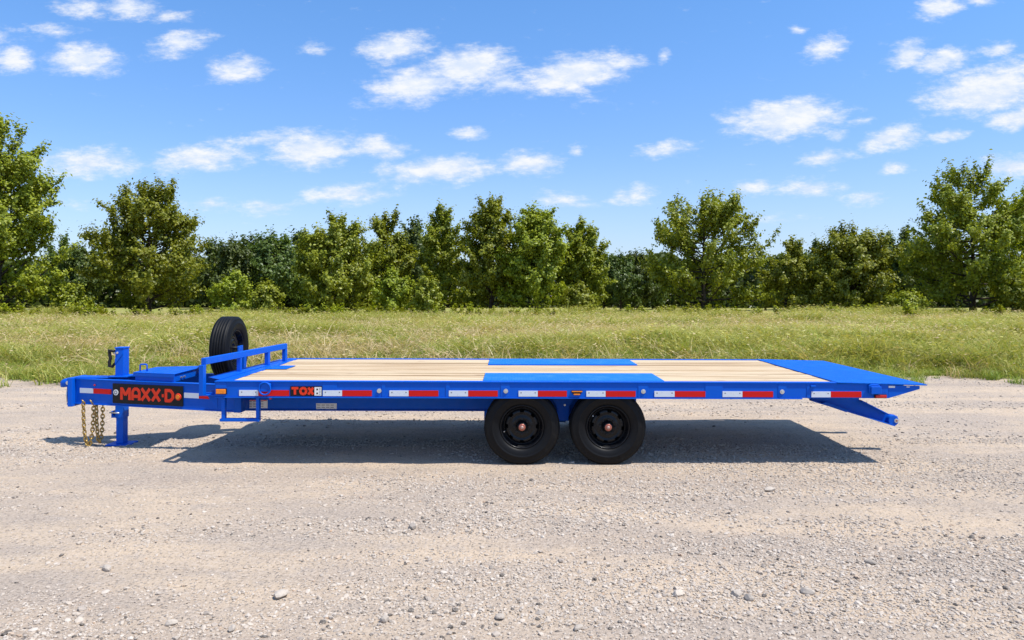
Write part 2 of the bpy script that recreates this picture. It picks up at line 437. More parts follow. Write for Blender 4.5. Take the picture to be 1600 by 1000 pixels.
# ------------------------------------------------------------------ mesh helpers
class MB:
    def __init__(self):
        self.v, self.f, self.sm = [], [], []

    def add(self, vs, fs, smooth=False):
        o = len(self.v)
        self.v += [tuple(p) for p in vs]
        for f in fs:
            self.f.append([i + o for i in f])
            self.sm.append(smooth)
        return self

    def box(self, x0, x1, y0, y1, z0, z1):
        vs = [(x, y, z) for x in (x0, x1) for y in (y0, y1) for z in (z0, z1)]
        return self.add(vs, [(0, 1, 3, 2), (4, 6, 7, 5), (0, 4, 5, 1), (2, 3, 7, 6), (0, 2, 6, 4), (1, 5, 7, 3)])

    def prism(self, F, pts, n0, n1):
        """polygon pts (u, v) in frame F = (origin, U, V, Nrm), from depth n0 to n1 along the normal"""
        O, U, V, W = F
        a = 0.0
        for i in range(len(pts)):
            p, q = pts[i], pts[(i + 1) % len(pts)]
            a += p[0] * q[1] - p[1] * q[0]
        if a < 0:
            pts = pts[::-1]
        n = len(pts)
        vs = [O + U * p[0] + V * p[1] + W * n0 for p in pts] + [O + U * p[0] + V * p[1] + W * n1 for p in pts]
        fs = [list(range(n))[::-1], list(range(n, 2 * n))] + [(i, (i + 1) % n, n + (i + 1) % n, n + i) for i in range(n)]
        if U.cross(V).dot(W) < 0:
            fs = [tuple(reversed(f)) for f in fs]
        return self.add(vs, fs)

    def beam(self, p, q, w, h):
        """rectangular bar from p to q, w across (horizontal), h in height"""
        p, q = Vector(p), Vector(q)
        d = (q - p).normalized()
        s = d.cross(Vector((0, 0, 1)))
        if s.length < 1e-4:
            s = Vector((1, 0, 0))
        s.normalize()
        u = s.cross(d)
        vs = [c + s * (a * w / 2) + u * (b_ * h / 2) for c in (p, q) for a, b_ in ((-1, -1), (1, -1), (1, 1), (-1, 1))]
        return self.add(vs, [(3, 2, 1, 0), (4, 5, 6, 7), (0, 1, 5, 4), (1, 2, 6, 5), (2, 3, 7, 6), (3, 0, 4, 7)])

    def tube(self, path, r, n=8, closed=False):
        path = [Vector(p) for p in path]
        k = len(path)
        rr = r if isinstance(r, (list, tuple)) else [r] * k
        vs, fs = [], []
        ref = None
        for i, p in enumerate(path):
            if closed:
                d = path[(i + 1) % k] - path[i - 1]
            else:
                d = path[min(i + 1, k - 1)] - path[max(i - 1, 0)]
            d.normalize()
            if ref is None:
                ref = d.orthogonal().normalized()
            a = (ref - d * ref.dot(d))
            if a.length < 1e-5:
                a = d.orthogonal()
            a.normalize()
            ref = a
            b_ = d.cross(a)
            for j in range(n):
                th = 2 * math.pi * j / n
                vs.append(p + (a * math.cos(th) + b_ * math.sin(th)) * rr[i])
        for i in range(k if closed else k - 1):
            for j in range(n):
                i2 = (i + 1) % k
                fs.append((i * n + j, i * n + (j + 1) % n, i2 * n + (j + 1) % n, i2 * n + j))
        self.add(vs, fs, True)
        if not closed:
            self.add([], [])
            o = len(self.v) - k * n
            self.f.append([o + j for j in range(n)][::-1])
            self.sm.append(False)
            self.f.append([o + (k - 1) * n + j for j in range(n)])
            self.sm.append(False)
        return self

    def lathe(self, prof, n=48, skip=None):
        """profile of (y, r) spun about the Y axis; skip(ring, segment) leaves a hole"""
        vs, fs = [], []
        for (y, r) in prof:
            for j in range(n):
                th = 2 * math.pi * j / n
                vs.append((r * math.cos(th), y, r * math.sin(th)))
        for i in range(len(prof) - 1):
            for j in range(n):
                if skip and skip(i, j):
                    continue
                fs.append((i * n + j, (i + 1) * n + j, (i + 1) * n + (j + 1) % n, i * n + (j + 1) % n))
        return self.add(vs, fs, True)

    def build(self, name, mat, parent=None, bevel=0.0, label=None, seg=2):
        me = bpy.data.meshes.new(name)
        me.from_pydata(self.v, [], self.f)
        me.polygons.foreach_set('use_smooth', self.sm)
        me.materials.append(mat)
        me.update()
        o = bpy.data.objects.new(name, me)
        col.objects.link(o)
        if bevel:
            md = o.modifiers.new('bevel', 'BEVEL')
            md.width = bevel
            md.segments = seg
            md.limit_method = 'ANGLE'
            md.angle_limit = R(35)
        if parent is not None:
            o.parent = parent
            if parent.type == 'EMPTY':
                o.matrix_parent_inverse = Matrix.Translation(parent.location).inverted()
        if label:
            o['label'] = label
        return o


def tag(o, label=None, cat=None, group=None, kind=None):
    if label:
        o['label'] = label
    if cat:
        o['category'] = cat
    if group:
        o['group'] = group
    if kind:
        o['kind'] = kind
    return o


def mesh_np(name, verts, faces4, mat, tint=None, smooth=False):
    """mesh from numpy arrays of one face size"""
    me = bpy.data.meshes.new(name)
    nv, nf, k = len(verts), len(faces4), faces4.shape[1]
    me.vertices.add(nv)
    me.vertices.foreach_set('co', np.ascontiguousarray(verts, np.float32).ravel())
    me.loops.add(nf * k)
    me.loops.foreach_set('vertex_index', np.ascontiguousarray(faces4, np.int32).ravel())
    me.polygons.add(nf)
    me.polygons.foreach_set('loop_start', np.arange(0, nf * k, k, dtype=np.int32))
    try:
        me.polygons.foreach_set('loop_total', np.full(nf, k, np.int32))
    except Exception:
        pass
    me.polygons.foreach_set('use_smooth', np.full(nf, smooth, bool))
    me.update(calc_edges=True)
    if tint is not None:
        a = me.attributes.new('tint', 'FLOAT', 'FACE')
        a.data.foreach_set('value', np.ascontiguousarray(tint, np.float32))
    me.materials.append(mat)
    return me


def link(name, me, loc=(0, 0, 0), parent=None):
    o = bpy.data.objects.new(name, me)
    o.location = loc
    col.objects.link(o)
    if parent is not None:
        o.parent = parent
    return o


def S(Y):
    return FPX / (D0 + Y)


def PX(px, Y):
    return (px - 800.0) / S(Y)


def PZ(py, Y):
    return CAMH - (py - HOR) / S(Y)


# ------------------------------------------------------------------ ground
def ground_z(x, y):
    x = np.asarray(x, float)
    y = np.asarray(y, float)
    u = (fbm(x * 0.5, y * 1.1, 3, 3) - 0.5) * 0.045 + (fbm(x * 3.5, y * 6, 8, 3) - 0.5) * 0.018 + (fbm(x * 7, y * 11, 13, 2) - 0.5) * 0.013
    pad = np.exp(-(((x - 0.6) / 1.3) ** 4 + ((y - 0.2) / 0.5) ** 4))
    u = u * (1 - pad) * np.clip((7.2 - y) / 1.5, 0, 1) * np.clip((14 - np.abs(x)) / 2, 0, 1)
    u = u - 0.045 * np.exp(-(((x + 5.0) / 0.9) ** 2 + ((y - 1.2) / 0.8) ** 2))
    return u - np.clip((y - 14) / 22, 0, 1) * 0.40 - np.clip((y - 9) / 5, 0, 1) * 0.06


def axis(parts):
    out = []
    for a, b_, n in parts:
        out += list(np.linspace(a, b_, n, endpoint=False))
    out.append(parts[-1][1])
    return np.array(out)


xs = axis([(-2500, -200, 8), (-200, -14, 12), (-14, 14, 560), (14, 200, 12), (200, 2500, 8)])
ysv = axis([(-800, -40, 6), (-40, -6, 8), (-6, 7.4, 268), (7.4, 60, 30), (60, 3000, 16)])
gx, gy = np.meshgrid(xs, ysv)
gzv = ground_z(gx, gy)
nx, ny = len(xs), len(ysv)
verts = np.stack([gx.ravel(), gy.ravel(), gzv.ravel()], 1)
ii = (np.arange(ny - 1)[:, None] * nx + np.arange(nx - 1)[None, :]).ravel()
faces = np.stack([ii, ii + 1, ii + nx + 1, ii + nx], 1)
tag(link('gravel_ground', mesh_np('gravel_ground', verts, faces, M['gravel'], smooth=True)), kind='structure')


def edge_y(x):
    return 7.55 + (fbm(np.asarray(x) * 0.35, 0 * np.asarray(x) + 3.3, 21, 3) - 0.5) * 2.2 + (fbm(np.asarray(x) * 2.1, 0 * np.asarray(x) + 1.3, 22, 3) - 0.5) * 1.6


def field_z(x, y):
    d = np.clip((y - edge_y(x)) / 3.0, 0, 1)
    return 0.012 - 0.36 * np.clip((np.asarray(y) - 16) / 24, 0, 1) + d * (0.02 + 0.06 * fbm(np.asarray(x) * 0.12, np.asarray(y) * 0.12, 31, 3) + 0.08 * fbm(np.asarray(x) * 0.5, np.asarray(y) * 0.5, 35, 2))


xs = axis([(-260, -30, 60), (-30, 30, 240), (30, 260, 60)])
tt = np.concatenate([np.linspace(0, 6, 24, endpoint=False), np.linspace(6, 180, 90)])
gx, gt = np.meshgrid(xs, tt)
gy = edge_y(gx) + gt
verts = np.stack([gx.ravel(), gy.ravel(), field_z(gx, gy).ravel()], 1)
nx, ny = len(xs), len(tt)
ii = (np.arange(ny - 1)[:, None] * nx + np.arange(nx - 1)[None, :]).ravel()
faces = np.stack([ii, ii + 1, ii + nx + 1, ii + nx], 1)
tag(link('grass_field', mesh_np('grass_field', verts, faces, M['soil'], smooth=True)), kind='structure')


# ------------------------------------------------------------------ scattering (geometry nodes, for stuff only)
def scatter(name, pts, rot, scl, idx, sources, label=None):
    me = bpy.data.meshes.new(name)
    n = len(pts)
    me.vertices.add(n)
    me.vertices.foreach_set('co', np.ascontiguousarray(pts, np.float32).ravel())
    a = me.attributes.new('rot', 'FLOAT_VECTOR', 'POINT')
    a.data.foreach_set('vector', np.ascontiguousarray(rot, np.float32).ravel())
    a = me.attributes.new('scl', 'FLOAT_VECTOR', 'POINT')
    a.data.foreach_set('vector', np.ascontiguousarray(scl, np.float32).ravel())
    a = me.attributes.new('pick', 'INT', 'POINT')
    a.data.foreach_set('value', np.ascontiguousarray(idx, np.int32))
    cc = bpy.data.collections.new(name + '_kinds')
    for i, s in enumerate(sources):
        cc.objects.link(bpy.data.objects.new('%s_kind_%02d' % (name, i), s))
    o = link(name, me)
    ng = bpy.data.node_groups.new(name + '_scatter', 'GeometryNodeTree')
    ng.interface.new_socket('Geometry', in_out='INPUT', socket_type='NodeSocketGeometry')
    ng.interface.new_socket('Geometry', in_out='OUTPUT', socket_type='NodeSocketGeometry')
    gi, go = ng.nodes.new('NodeGroupInput'), ng.nodes.new('NodeGroupOutput')
    ip = ng.nodes.new('GeometryNodeInstanceOnPoints')
    ci = ng.nodes.new('GeometryNodeCollectionInfo')
    ci.inputs['Collection'].default_value = cc
    ci.inputs['Separate Children'].default_value = True
    ci.inputs['Reset Children'].default_value = True

    def attr(nm, ty):
        q = ng.nodes.new('GeometryNodeInputNamedAttribute')
        q.data_type = ty
        q.inputs['Name'].default_value = nm
        return q.outputs['Attribute']
    e2r = ng.nodes.new('FunctionNodeEulerToRotation')
    L = ng.links.new
    L(gi.outputs[0], ip.inputs['Points'])
    L(ci.outputs[0], ip.inputs['Instance'])
    ip.inputs['Pick Instance'].default_value = True
    L(attr('pick', 'INT'), ip.inputs['Instance Index'])
    L(attr('rot', 'FLOAT_VECTOR'), e2r.inputs[0])
    L(e2r.outputs[0], ip.inputs['Rotation'])
    L(attr('scl', 'FLOAT_VECTOR'), ip.inputs['Scale'])
    L(ip.outputs[0], go.inputs[0])
    md = o.modifiers.new('scatter', 'NODES')
    md.node_group = ng
    tag(o, label=label, kind='stuff')
    return o


def blades(rng, n, rad, h, hv, w, bend, curl=0.0, heads=0.0, mat=None, t0=0.0, t1=1.0):
    """a tuft of bent grass blades"""
    V, F, T = [], [], []
    ts = (0.0, 0.35, 0.7, 1.0)
    for i in range(n):
        a = rng.uniform(0, 2 * math.pi)
        r = rad * math.sqrt(rng.uniform(0, 1))
        bx, by = r * math.cos(a), r * math.sin(a)
        hh = h * rng.uniform(1 - hv, 1 + hv)
        az = rng.uniform(0, 2 * math.pi)
        bd = hh * bend * rng.uniform(0.2, 1.3)
        az2 = az + rng.uniform(-1, 1) * curl
        sx, sy = -math.sin(az + rng.uniform(-1.5, 1.5)), math.cos(az)
        ln = math.hypot(sx, sy) or 1
        sx, sy = sx / ln, sy / ln
        o = len(V)
        ti = rng.uniform(t0, t1)
        for q in ts:
            cx = bx + bd * q * q * math.cos(az) + curl * 0.25 * hh * q * q * q * math.cos(az2)
            cy = by + bd * q * q * math.sin(az) + curl * 0.25 * hh * q * q * q * math.sin(az2)
            cz = hh * (q - 0.30 * bend * q * q * q)
            ww = w * (1 - 0.92 * q) * 0.5
            V.append((cx - sx * ww, cy - sy * ww, cz))
            V.append((cx + sx * ww, cy + sy * ww, cz))
        for k in range(3):
            F.append((o + 2 * k, o + 2 * k + 1, o + 2 * k + 3, o + 2 * k + 2))
            T.append(min(1, ti + 0.12 * k))
        if rng.uniform(0, 1) < heads:
            p = np.array(V[-1])
            d = p - np.array(V[-3])
            d = d / (np.linalg.norm(d) + 1e-6)
            o = len(V)
            L_, ww = h * 0.16, w * 1.6
            V += [tuple(p), tuple(p + d * L_ * .5 + np.array((sx, sy, 0)) * ww), tuple(p + d * L_), tuple(p + d * L_ * .5 - np.array((sx, sy, 0)) * ww)]
            F.append((o, o + 1, o + 2, o + 3))
            T.append(1.0)
    return mesh_np('tuft', np.array(V), np.array(F), mat, np.array(T))


rng = np.random.default_rng(11)
# points of the field, thinned with distance
def field_points(n_near, n_far, rng, far=52.0):
    P = []
    for (y0, y1, n, pw) in ((5.0, 22, n_near, 1.0), (22, far, n_far, 1.0)):
        y = rng.uniform(y0, y1, n * 2)
        half = (y + D0) * 0.80 + 3
        x = rng.uniform(-1, 1, n * 2) * half
        keep = rng.uniform(0, 1, n * 2) < half / ((y1 + D0) * 0.80 + 3)
        P.append(np.stack([x, y], 1)[keep][:n])
    P = np.concatenate(P)
    P = P[P[:, 1] < 46.5 + 0.08 * P[:, 0] + 2.5 * (fbm(P[:, 0] * 0.3, 0 * P[:, 0] + 7.7, 95, 2) - 0.5)]
    e = P[:, 1] - edge_y(P[:, 0])
    return P[(e > -0.05) | ((e > -2.4) & (rng.uniform(0, 1, len(P)) < 0.45 * np.clip(1 + e / 2.4, 0, 1) ** 1.6 * np.clip(fbm(P[:, 0] * .9, P[:, 1] * .9, 91, 2) * 4 - 1.6, 0, 1)))]


tufts = [blades(rng, 44, 0.22, 0.26, 0.5, 0.022, 0.95, 0.8, 0.0, M['grass'], 0.0, 0.70) for _ in range(4)]
tufts += [blades(rng, 38, 0.26, 0.40, 0.5, 0.022, 0.90, 1.0, 0.10, M['grass'], 0.3, 1.0) for _ in range(4)]
P = field_points(17000, 24000, rng)
n = len(P)
g = fbm(P[:, 0] * 0.22, P[:, 1] * 0.30, 41, 3)
depth = np.clip((P[:, 1] - edge_y(P[:, 0])) / 2.5, 0.25, 1)
sc_ = (0.05 + 1.75 * g) * rng.uniform(0.7, 1.3, n) * (0.45 + 0.55 * depth) * (1 + 0.006 * np.clip(P[:, 1] - 15, 0, 50)) * (1 + 0.25 * np.clip((P[:, 1] - 36) / 8, 0, 1))
pick = np.where(rng.uniform(0, 1, n) < np.clip((g - 0.35) * 2.2, 0.1, 0.9), rng.integers(4, 8, n), rng.integers(0, 4, n))
scatter('grass', np.stack([P[:, 0], P[:, 1], np.where(P[:, 1] > edge_y(P[:, 0]), field_z(P[:, 0], P[:, 1]) - 0.01, -0.005)], 1),
        np.stack([rng.uniform(-.15, .15, n), rng.uniform(-.15, .15, n), rng.uniform(0, 6.28, n)], 1),
        np.stack([sc_ * 1.15, sc_ * 1.15, sc_], 1), pick, tufts)

dry = [blades(rng, 13, 0.26, 0.46, 0.40, 0.027, 1.2, 2.1, 0.4, M['dry']) for _ in range(6)]
P = field_points(7000, 26000, rng)
n = len(P)
g = fbm(P[:, 0] * 0.15 + 9, P[:, 1] * 0.28, 55, 3)
keep = rng.uniform(0, 1, n) < np.clip((g - 0.36) * 3.6, 0.05, 1) * np.clip((P[:, 1] - edge_y(P[:, 0])) / 7, 0.22, 1)
P = P[keep]
n = len(P)
sc_ = rng.uniform(0.55, 1.25, n) * (0.75 + 0.25 * np.clip((P[:, 1] - 8) / 8, 0, 1))
scatter('dry_grass', np.stack([P[:, 0], P[:, 1], field_z(P[:, 0], P[:, 1])], 1),
        np.stack([rng.uniform(-.3, .3, n), rng.uniform(-.3, .3, n), rng.uniform(0, 6.28, n)], 1),
        np.stack([sc_, sc_, sc_], 1), rng.integers(0, 6, n), dry)


tall = [blades(rng, 9, 0.30, 0.62, 0.35, 0.032, 1.3, 2.6, 0.4, M['dry']) for _ in range(5)]
P = np.concatenate([field_points(2300, 3400, rng), np.stack([rng.uniform(-46, 46, 2600), rng.uniform(34, 46, 2600)], 1)])
e = P[:, 1] - edge_y(P[:, 0])
g = fbm(P[:, 0] * 0.3 + 3, P[:, 1] * 0.4, 57, 3)
P = P[(e > 1.0) & (rng.uniform(0, 1, len(P)) < np.clip((g - 0.35) * 3, 0.05, 1) * np.where(P[:, 1] > 36, 0.6, 1))]
n = len(P)
sc_ = rng.uniform(0.6, 1.15, n)
scatter('tall_dry_stems', np.stack([P[:, 0], P[:, 1], field_z(P[:, 0], P[:, 1])], 1),
        np.stack([rng.uniform(-.3, .3, n), rng.uniform(-.3, .3, n), rng.uniform(0, 6.28, n)], 1),
        np.stack([sc_, sc_, sc_], 1), rng.integers(0, 5, n), tall)

# ------------------------------------------------------------------ gravel and stones
def stone_mesh(rng, sub=1, flat=0.65, mat=None, jag=0.22):
    import bmesh
    bm = bmesh.new()
    bmesh.ops.create_icosphere(bm, subdivisions=sub, radius=1.0)
    ax = np.array((rng.uniform(0.85, 1.55), rng.uniform(0.65, 1.05), flat * rng.uniform(0.8, 1.15)))
    planes = [(Vector(rng.normal(size=3)).normalized(), rng.uniform(0.62, 0.95)) for _ in range(7)]
    for v in bm.verts:
        c = v.co.copy()
        for nrm, d in planes:
            k = c.dot(nrm)
            if k > d:
                c -= nrm * (k - d)
        c *= 1 + jag * (rng.uniform(-.5, .5))
        v.co = Vector((c.x * ax[0], c.y * ax[1], c.z * ax[2]))
    me = bpy.data.meshes.new('stone')
    bm.to_mesh(me)
    bm.free()
    me.materials.append(mat)
    return me


rng = np.random.default_rng(5)
kinds = [stone_mesh(rng, 1, 0.6, M['stone']) for _ in range(8)]


def coarse(x, y):
    """where loose stone lies thick: long streaks and the nearest ground"""
    a = fbm(x * 0.35 + 4, y * 1.5, 61, 4)
    return np.clip((a - 0.42) * 4.5 + np.clip((-2.5 - y) * 0.38, 0, 0.6), 0.05, 1.0)


PP, SS = [], []
for (y0, y1, n, s0, s1) in ((-4.4, -2.2, 52000, 0.005, 0.013), (-4.4, -1.0, 13000, 0.010, 0.022), (-2.2, 1.5, 75000, 0.006, 0.016), (1.5, 8.0, 30000, 0.008, 0.022), (-4, 7, 3500, 0.018, 0.030)):
    y = rng.uniform(y0, y1, n)
    half = (y + D0) * 0.74 + 0.3
    x = rng.uniform(-1, 1, n) * half
    keep = rng.uniform(0, 1, n) < coarse(x, y) * half / ((y1 + D0) * 0.74 + .3)
    x, y = x[keep], y[keep]
    PP.append(np.stack([x, y], 1))
    SS.append(s0 + (s1 - s0) * rng.uniform(0, 1, len(x)) ** 2.2)
P, s = np.concatenate(PP), np.concatenate(SS)
n = len(P)
scatter('gravel', np.stack([P[:, 0], P[:, 1], ground_z(P[:, 0], P[:, 1]) + s * 0.18], 1),
        np.stack([rng.uniform(-.4, .4, n), rng.uniform(-.4, .4, n), rng.uniform(0, 6.28, n)], 1),
        np.stack([s, s, s], 1), rng.integers(0, 8, n), kinds)

STONES = [  # photo position, half width in photo pixels, label
    (645, 827, 8, 'rounded tan stone lying alone on the gravel below the gap left of the wheels'),
    (167, 889, 8, 'small dark grey stone on the gravel in the lower left of the photo'),
    (439, 932, 11, 'pale angular stone, the palest in the gravel patch left of the bottom middle'),
    (601, 971, 10, 'grey rounded stone near the bottom edge of the photo, below the tan one'),
    (363, 986, 9, 'grey stone at the bottom edge, left of the pale angular stone'),
    (267, 977, 8, 'small whitish stone near the bottom edge in the left part'),
    (1361, 880, 8, 'dark grey stone on the gravel at the lower right, below the trailer tail'),
    (1171, 940, 9, 'brownish stone next to a flat pale one in the lower right gravel'),
    (1150, 934, 12, 'flat pale stone beside the brownish one in the lower right gravel'),
    (1060, 932, 9, 'dark flat stone left of the flat pale one in the lower right gravel'),
    (1262, 928, 9, 'dark flat stone right of the brownish one in the lower right gravel'),
    (904, 983, 8, 'small brown stone near the bottom edge, below the wheels'),
    (781, 968, 9, 'whitish stone near the bottom edge at the middle of the photo'),
    (1203, 767, 7, 'small dark stone on the gravel just behind the trailer shadow, right of the wheels'),
]
rng = np.random.default_rng(77)
for (px, py, hw, lab) in STONES:
    d = CAMH * FPX / (py - HOR)
    Y = d - D0
    X = (px - 800) / FPX * d
    r = 0.9 * hw / FPX * d
    o = link('stone', stone_mesh(rng, 2, 0.72, M['loose_stone'], 0.08), (X, Y, float(ground_z(X, Y)) + r * 0.42))
    o.scale = (r, r, r)
    o.rotation_euler = (0, 0, rng.uniform(0, 6))
    tag(o, lab, 'stone', 'larger loose stones on the gravel')


# ------------------------------------------------------------------ trees
def prof(t):
    return np.interp(t, [0, .06, .16, .35, .55, .75, .9, 1.0], [.70, .88, .98, 1.0, .92, .76, .52, .20])


def tree_meshes(seed, H, W, base=0.045, limbs=30, subs=8, per=32, leaf=0.26, sig=0.30, lean=0.0, mat=None, fork=0.0, topw=1.0, taper=1.0):
    rng = np.random.default_rng(seed)
    tr = MB()
    sway = rng.uniform(-.25, .25, (8, 2)) * W * 0.05
    th = np.linspace(0, 1, 8)
    tp = [Vector((sway[i, 0] * th[i] * 2 + lean * th[i] ** 1.5, sway[i, 1] * th[i] * 2, H * 0.90 * th[i])) for i in range(8)]

    def trunk(f):
        q = min(max(f / 0.90, 0), 1) * 7
        i = min(int(q), 6)
        return tp[i].lerp(tp[i + 1], q - i)
    r0 = 0.05 + H * 0.016
    tr.tube(tp, [r0 * (1.25 if i == 0 else 1 - 0.9 * th[i]) for i in range(8)], 8)
    C, Dr, Ou, Sz = [], [], [], []
    for i in range(limbs):
        f = (i + 0.5) / limbs
        hs_ = base + (0.78 - base) * f
        az = i * 2.399 + rng.uniform(-.5, .5)
        he = min(0.98, hs_ + rng.uniform(0.03, 0.40) * (1 - 0.35 * f) - 0.02)
        P0 = trunk(hs_)
        rad = W / 2 * prof(he) * rng.uniform(0.62, 1.06) * (topw if f > .5 else 1)
        ax = trunk(he)
        E = Vector((ax.x + rad * math.cos(az), ax.y + rad * math.sin(az), he * H))
        Mi = P0.lerp(E, 0.55) + Vector((0, 0, -0.10 * (E - P0).length + rng.uniform(-.1, .15)))
        cv = []
        for k in range(7):
            u = k / 6
            cv.append(P0 * (1 - u) ** 2 + Mi * 2 * u * (1 - u) + E * u * u)
        rl = r0 * (0.38 - 0.20 * f)
        tr.tube(cv, [rl * (1 - 0.85 * k / 6) + 0.008 for k in range(7)], 5)
        for j in range(subs):
            u = 0.25 + 0.75 * (j + rng.uniform(0.2, 0.8)) / subs
            q = min(int(u * 6), 5)
            p = cv[q].lerp(cv[q + 1], u * 6 - q)
            tg = (cv[q + 1] - cv[q]).normalized()
            dd = tg * 0.65 + Vector(rng.normal(size=3)) * 0.55 + Vector((0, 0, 0.60))
            dd.normalize()
            ln = W * rng.uniform(0.07, 0.15) * (1.15 - 0.4 * u)
            tr.tube([p, p + dd * ln * 0.6, p + dd * ln * 1.1 + Vector((0, 0, 0.05 * ln))], [rl * 0.28 + .006, rl * 0.16 + .005, 0.004], 3)
            for q_ in (0.35, 0.75, 1.10):
                c = p + dd * ln * q_
                C.append(c)
                Dr.append(dd)
                o_ = Vector((c.x - ax.x, c.y - ax.y, (c.z - H * 0.45) * 0.8))
                Ou.append(o_.normalized() if o_.length > 1e-3 else Vector((0, 0, 1)))
                Sz.append((1.15 - 0.45 * q_ / 1.1))
    tip = trunk(0.9)
    for k in range(8):
        C.append(tip + Vector((rng.normal() * .2, rng.normal() * .2, H * 0.10 * k / 8)))
        Dr.append(Vector((0, 0, 1)))
        Ou.append(Vector((0, 0, 1)))
        Sz.append(0.8)
    C, Dr, Ou, Sz = (np.array([tuple(a) for a in q]) if q is not Sz else np.array(q) for q in (C, Dr, Ou, Sz))
    nc = len(C)
    rep = np.repeat(np.arange(nc), per)
    n = len(rep)
    al = rng.normal(size=n)[:, None] * Dr[rep] * sig * 1.5
    off_ = rng.normal(size=(n, 3)) * sig * 0.62 * np.array((1, 1, 0.8))
    pos = C[rep] + (al + off_) * Sz[rep][:, None]
    pos[:, 2] = np.maximum(pos[:, 2], 0.15)
    ball = al * 0.5 + off_ * 1.4
    ball /= np.linalg.norm(ball, axis=1)[:, None] + 1e-9
    nrm = rng.normal(size=(n, 3)) * 0.40 + Ou[rep] * 0.40 + ball * 0.75 + np.array((0, 0, 0.30))
    nrm /= np.linalg.norm(nrm, axis=1)[:, None] + 1e-9
    d = rng.normal(size=(n, 3)) + Dr[rep] * 1.2
    d -= nrm * (d * nrm).sum(1)[:, None]
    d /= np.linalg.norm(d, axis=1)[:, None] + 1e-9
    s = np.cross(nrm, d)
    L_ = leaf * rng.uniform(0.6, 1.3, n)[:, None]
    Wd = L_ * rng.uniform(0.26, 0.40, n)[:, None]
    V = np.stack([pos - d * L_ * .5, pos + s * Wd + d * L_ * 0.05, pos + d * L_ * .5 - nrm * L_ * 0.12, pos - s * Wd + d * L_ * 0.05], 1).reshape(-1, 3)
    F = np.arange(n * 4).reshape(-1, 4)
    ct = rng.uniform(0, 1, nc)[rep]
    tint = np.clip(0.45 * ct + 0.55 * rng.uniform(0, 1, n), 0, 1)
    crown = mesh_np('crown', V, F, mat, tint)
    me = bpy.data.meshes.new('trunk')
    me.from_pydata(tr.v, [], tr.f)
    me.polygons.foreach_set('use_smooth', tr.sm)
    me.materials.append(M['bark'])
    me.update()
    return crown, me


def plant_tree(name, crown, trunk, loc, label, cat, group, scale=(1, 1, 1), rz=0.0):
    o = bpy.data.objects.new(name, None)
    o.empty_display_size = 0.3
    o.location = loc
    o.scale = scale
    o.rotation_euler = (0, 0, rz)
    col.objects.link(o)
    tag(o, label, cat, group)
    link('crown', crown, (0, 0, 0), o)
    link('trunk', trunk, (0, 0, 0), o)
    return o


# photo centre x, half width, top row, distance, material, options, label
TREES = [
    (-4, 96, 172, 52, 'leaf_bright', dict(limbs=66, subs=8, per=28, base=0.02), 'tallest tree, yellow-green, cut off by the left edge of the photo'),
    (232, 98, 284, 60, 'leaf', dict(limbs=52), 'round green tree standing apart behind the jack post, second from the left'),
    (528, 74, 336, 60, 'leaf_bright', dict(limbs=44), 'bright yellow-green bushy tree behind the front half of the deck'),
    (606, 50, 328, 66, 'leaf', dict(limbs=38), 'narrow upright tree right behind the bright yellow-green bushy one'),
    (692, 48, 316, 68, 'leaf', dict(limbs=36, subs=6), 'slender tree with its bare trunk showing, left of the broad middle pair'),
    (768, 56, 304, 64, 'leaf', dict(limbs=44), 'left one of the broad pair of trees at the middle of the treeline'),
    (838, 60, 316, 61, 'leaf', dict(limbs=46), 'right one of the broad pair of trees at the middle, leaves down to the grass'),
    (908, 52, 344, 65, 'leaf', dict(limbs=38), 'narrow tree directly right of the broad middle pair'),
    (1100, 104, 293, 60, 'leaf', dict(limbs=48, subs=6, topw=1.15), 'wide spreading tree with dark forked branches showing behind the rear half of the deck'),
    (1226, 46, 374, 62, 'leaf_bright', dict(limbs=26, subs=6, lean=1.0), 'small leaning yellow-green tree right of the wide spreading tree'),
    (1335, 76, 350, 60, 'leaf', dict(limbs=46), 'compact dome tree behind the tail of the trailer'),
    (1520, 108, 256, 60, 'leaf', dict(limbs=56, subs=7, topw=1.15), 'big wide tree at the right with gaps of sky in its crown'),
    (1640, 84, 252, 66, 'leaf', dict(limbs=46), 'tree cut off by the right edge of the photo'),
]
for i, (px, hw, top, d, mt, kw, lab) in enumerate(TREES):
    X, Y = (px - 800) / FPX * d, d - D0
    z0 = float(field_z(np.array(X), np.array(Y))) - 0.03
    H = CAMH + (HOR - top) / FPX * d - z0
    H *= 0.955
    W = 0.94 * 2 * hw / FPX * d
    kw = dict(kw)
    per = kw.pop('per', 32)
    a, b_ = tree_meshes(100 + i, H, W, mat=M[mt], sig=0.21 + 0.011 * W, per=per, leaf=0.25, **kw)
    plant_tree('tree', a, b_, (X, Y, z0), lab, 'tree', 'trees along the edge of the field')

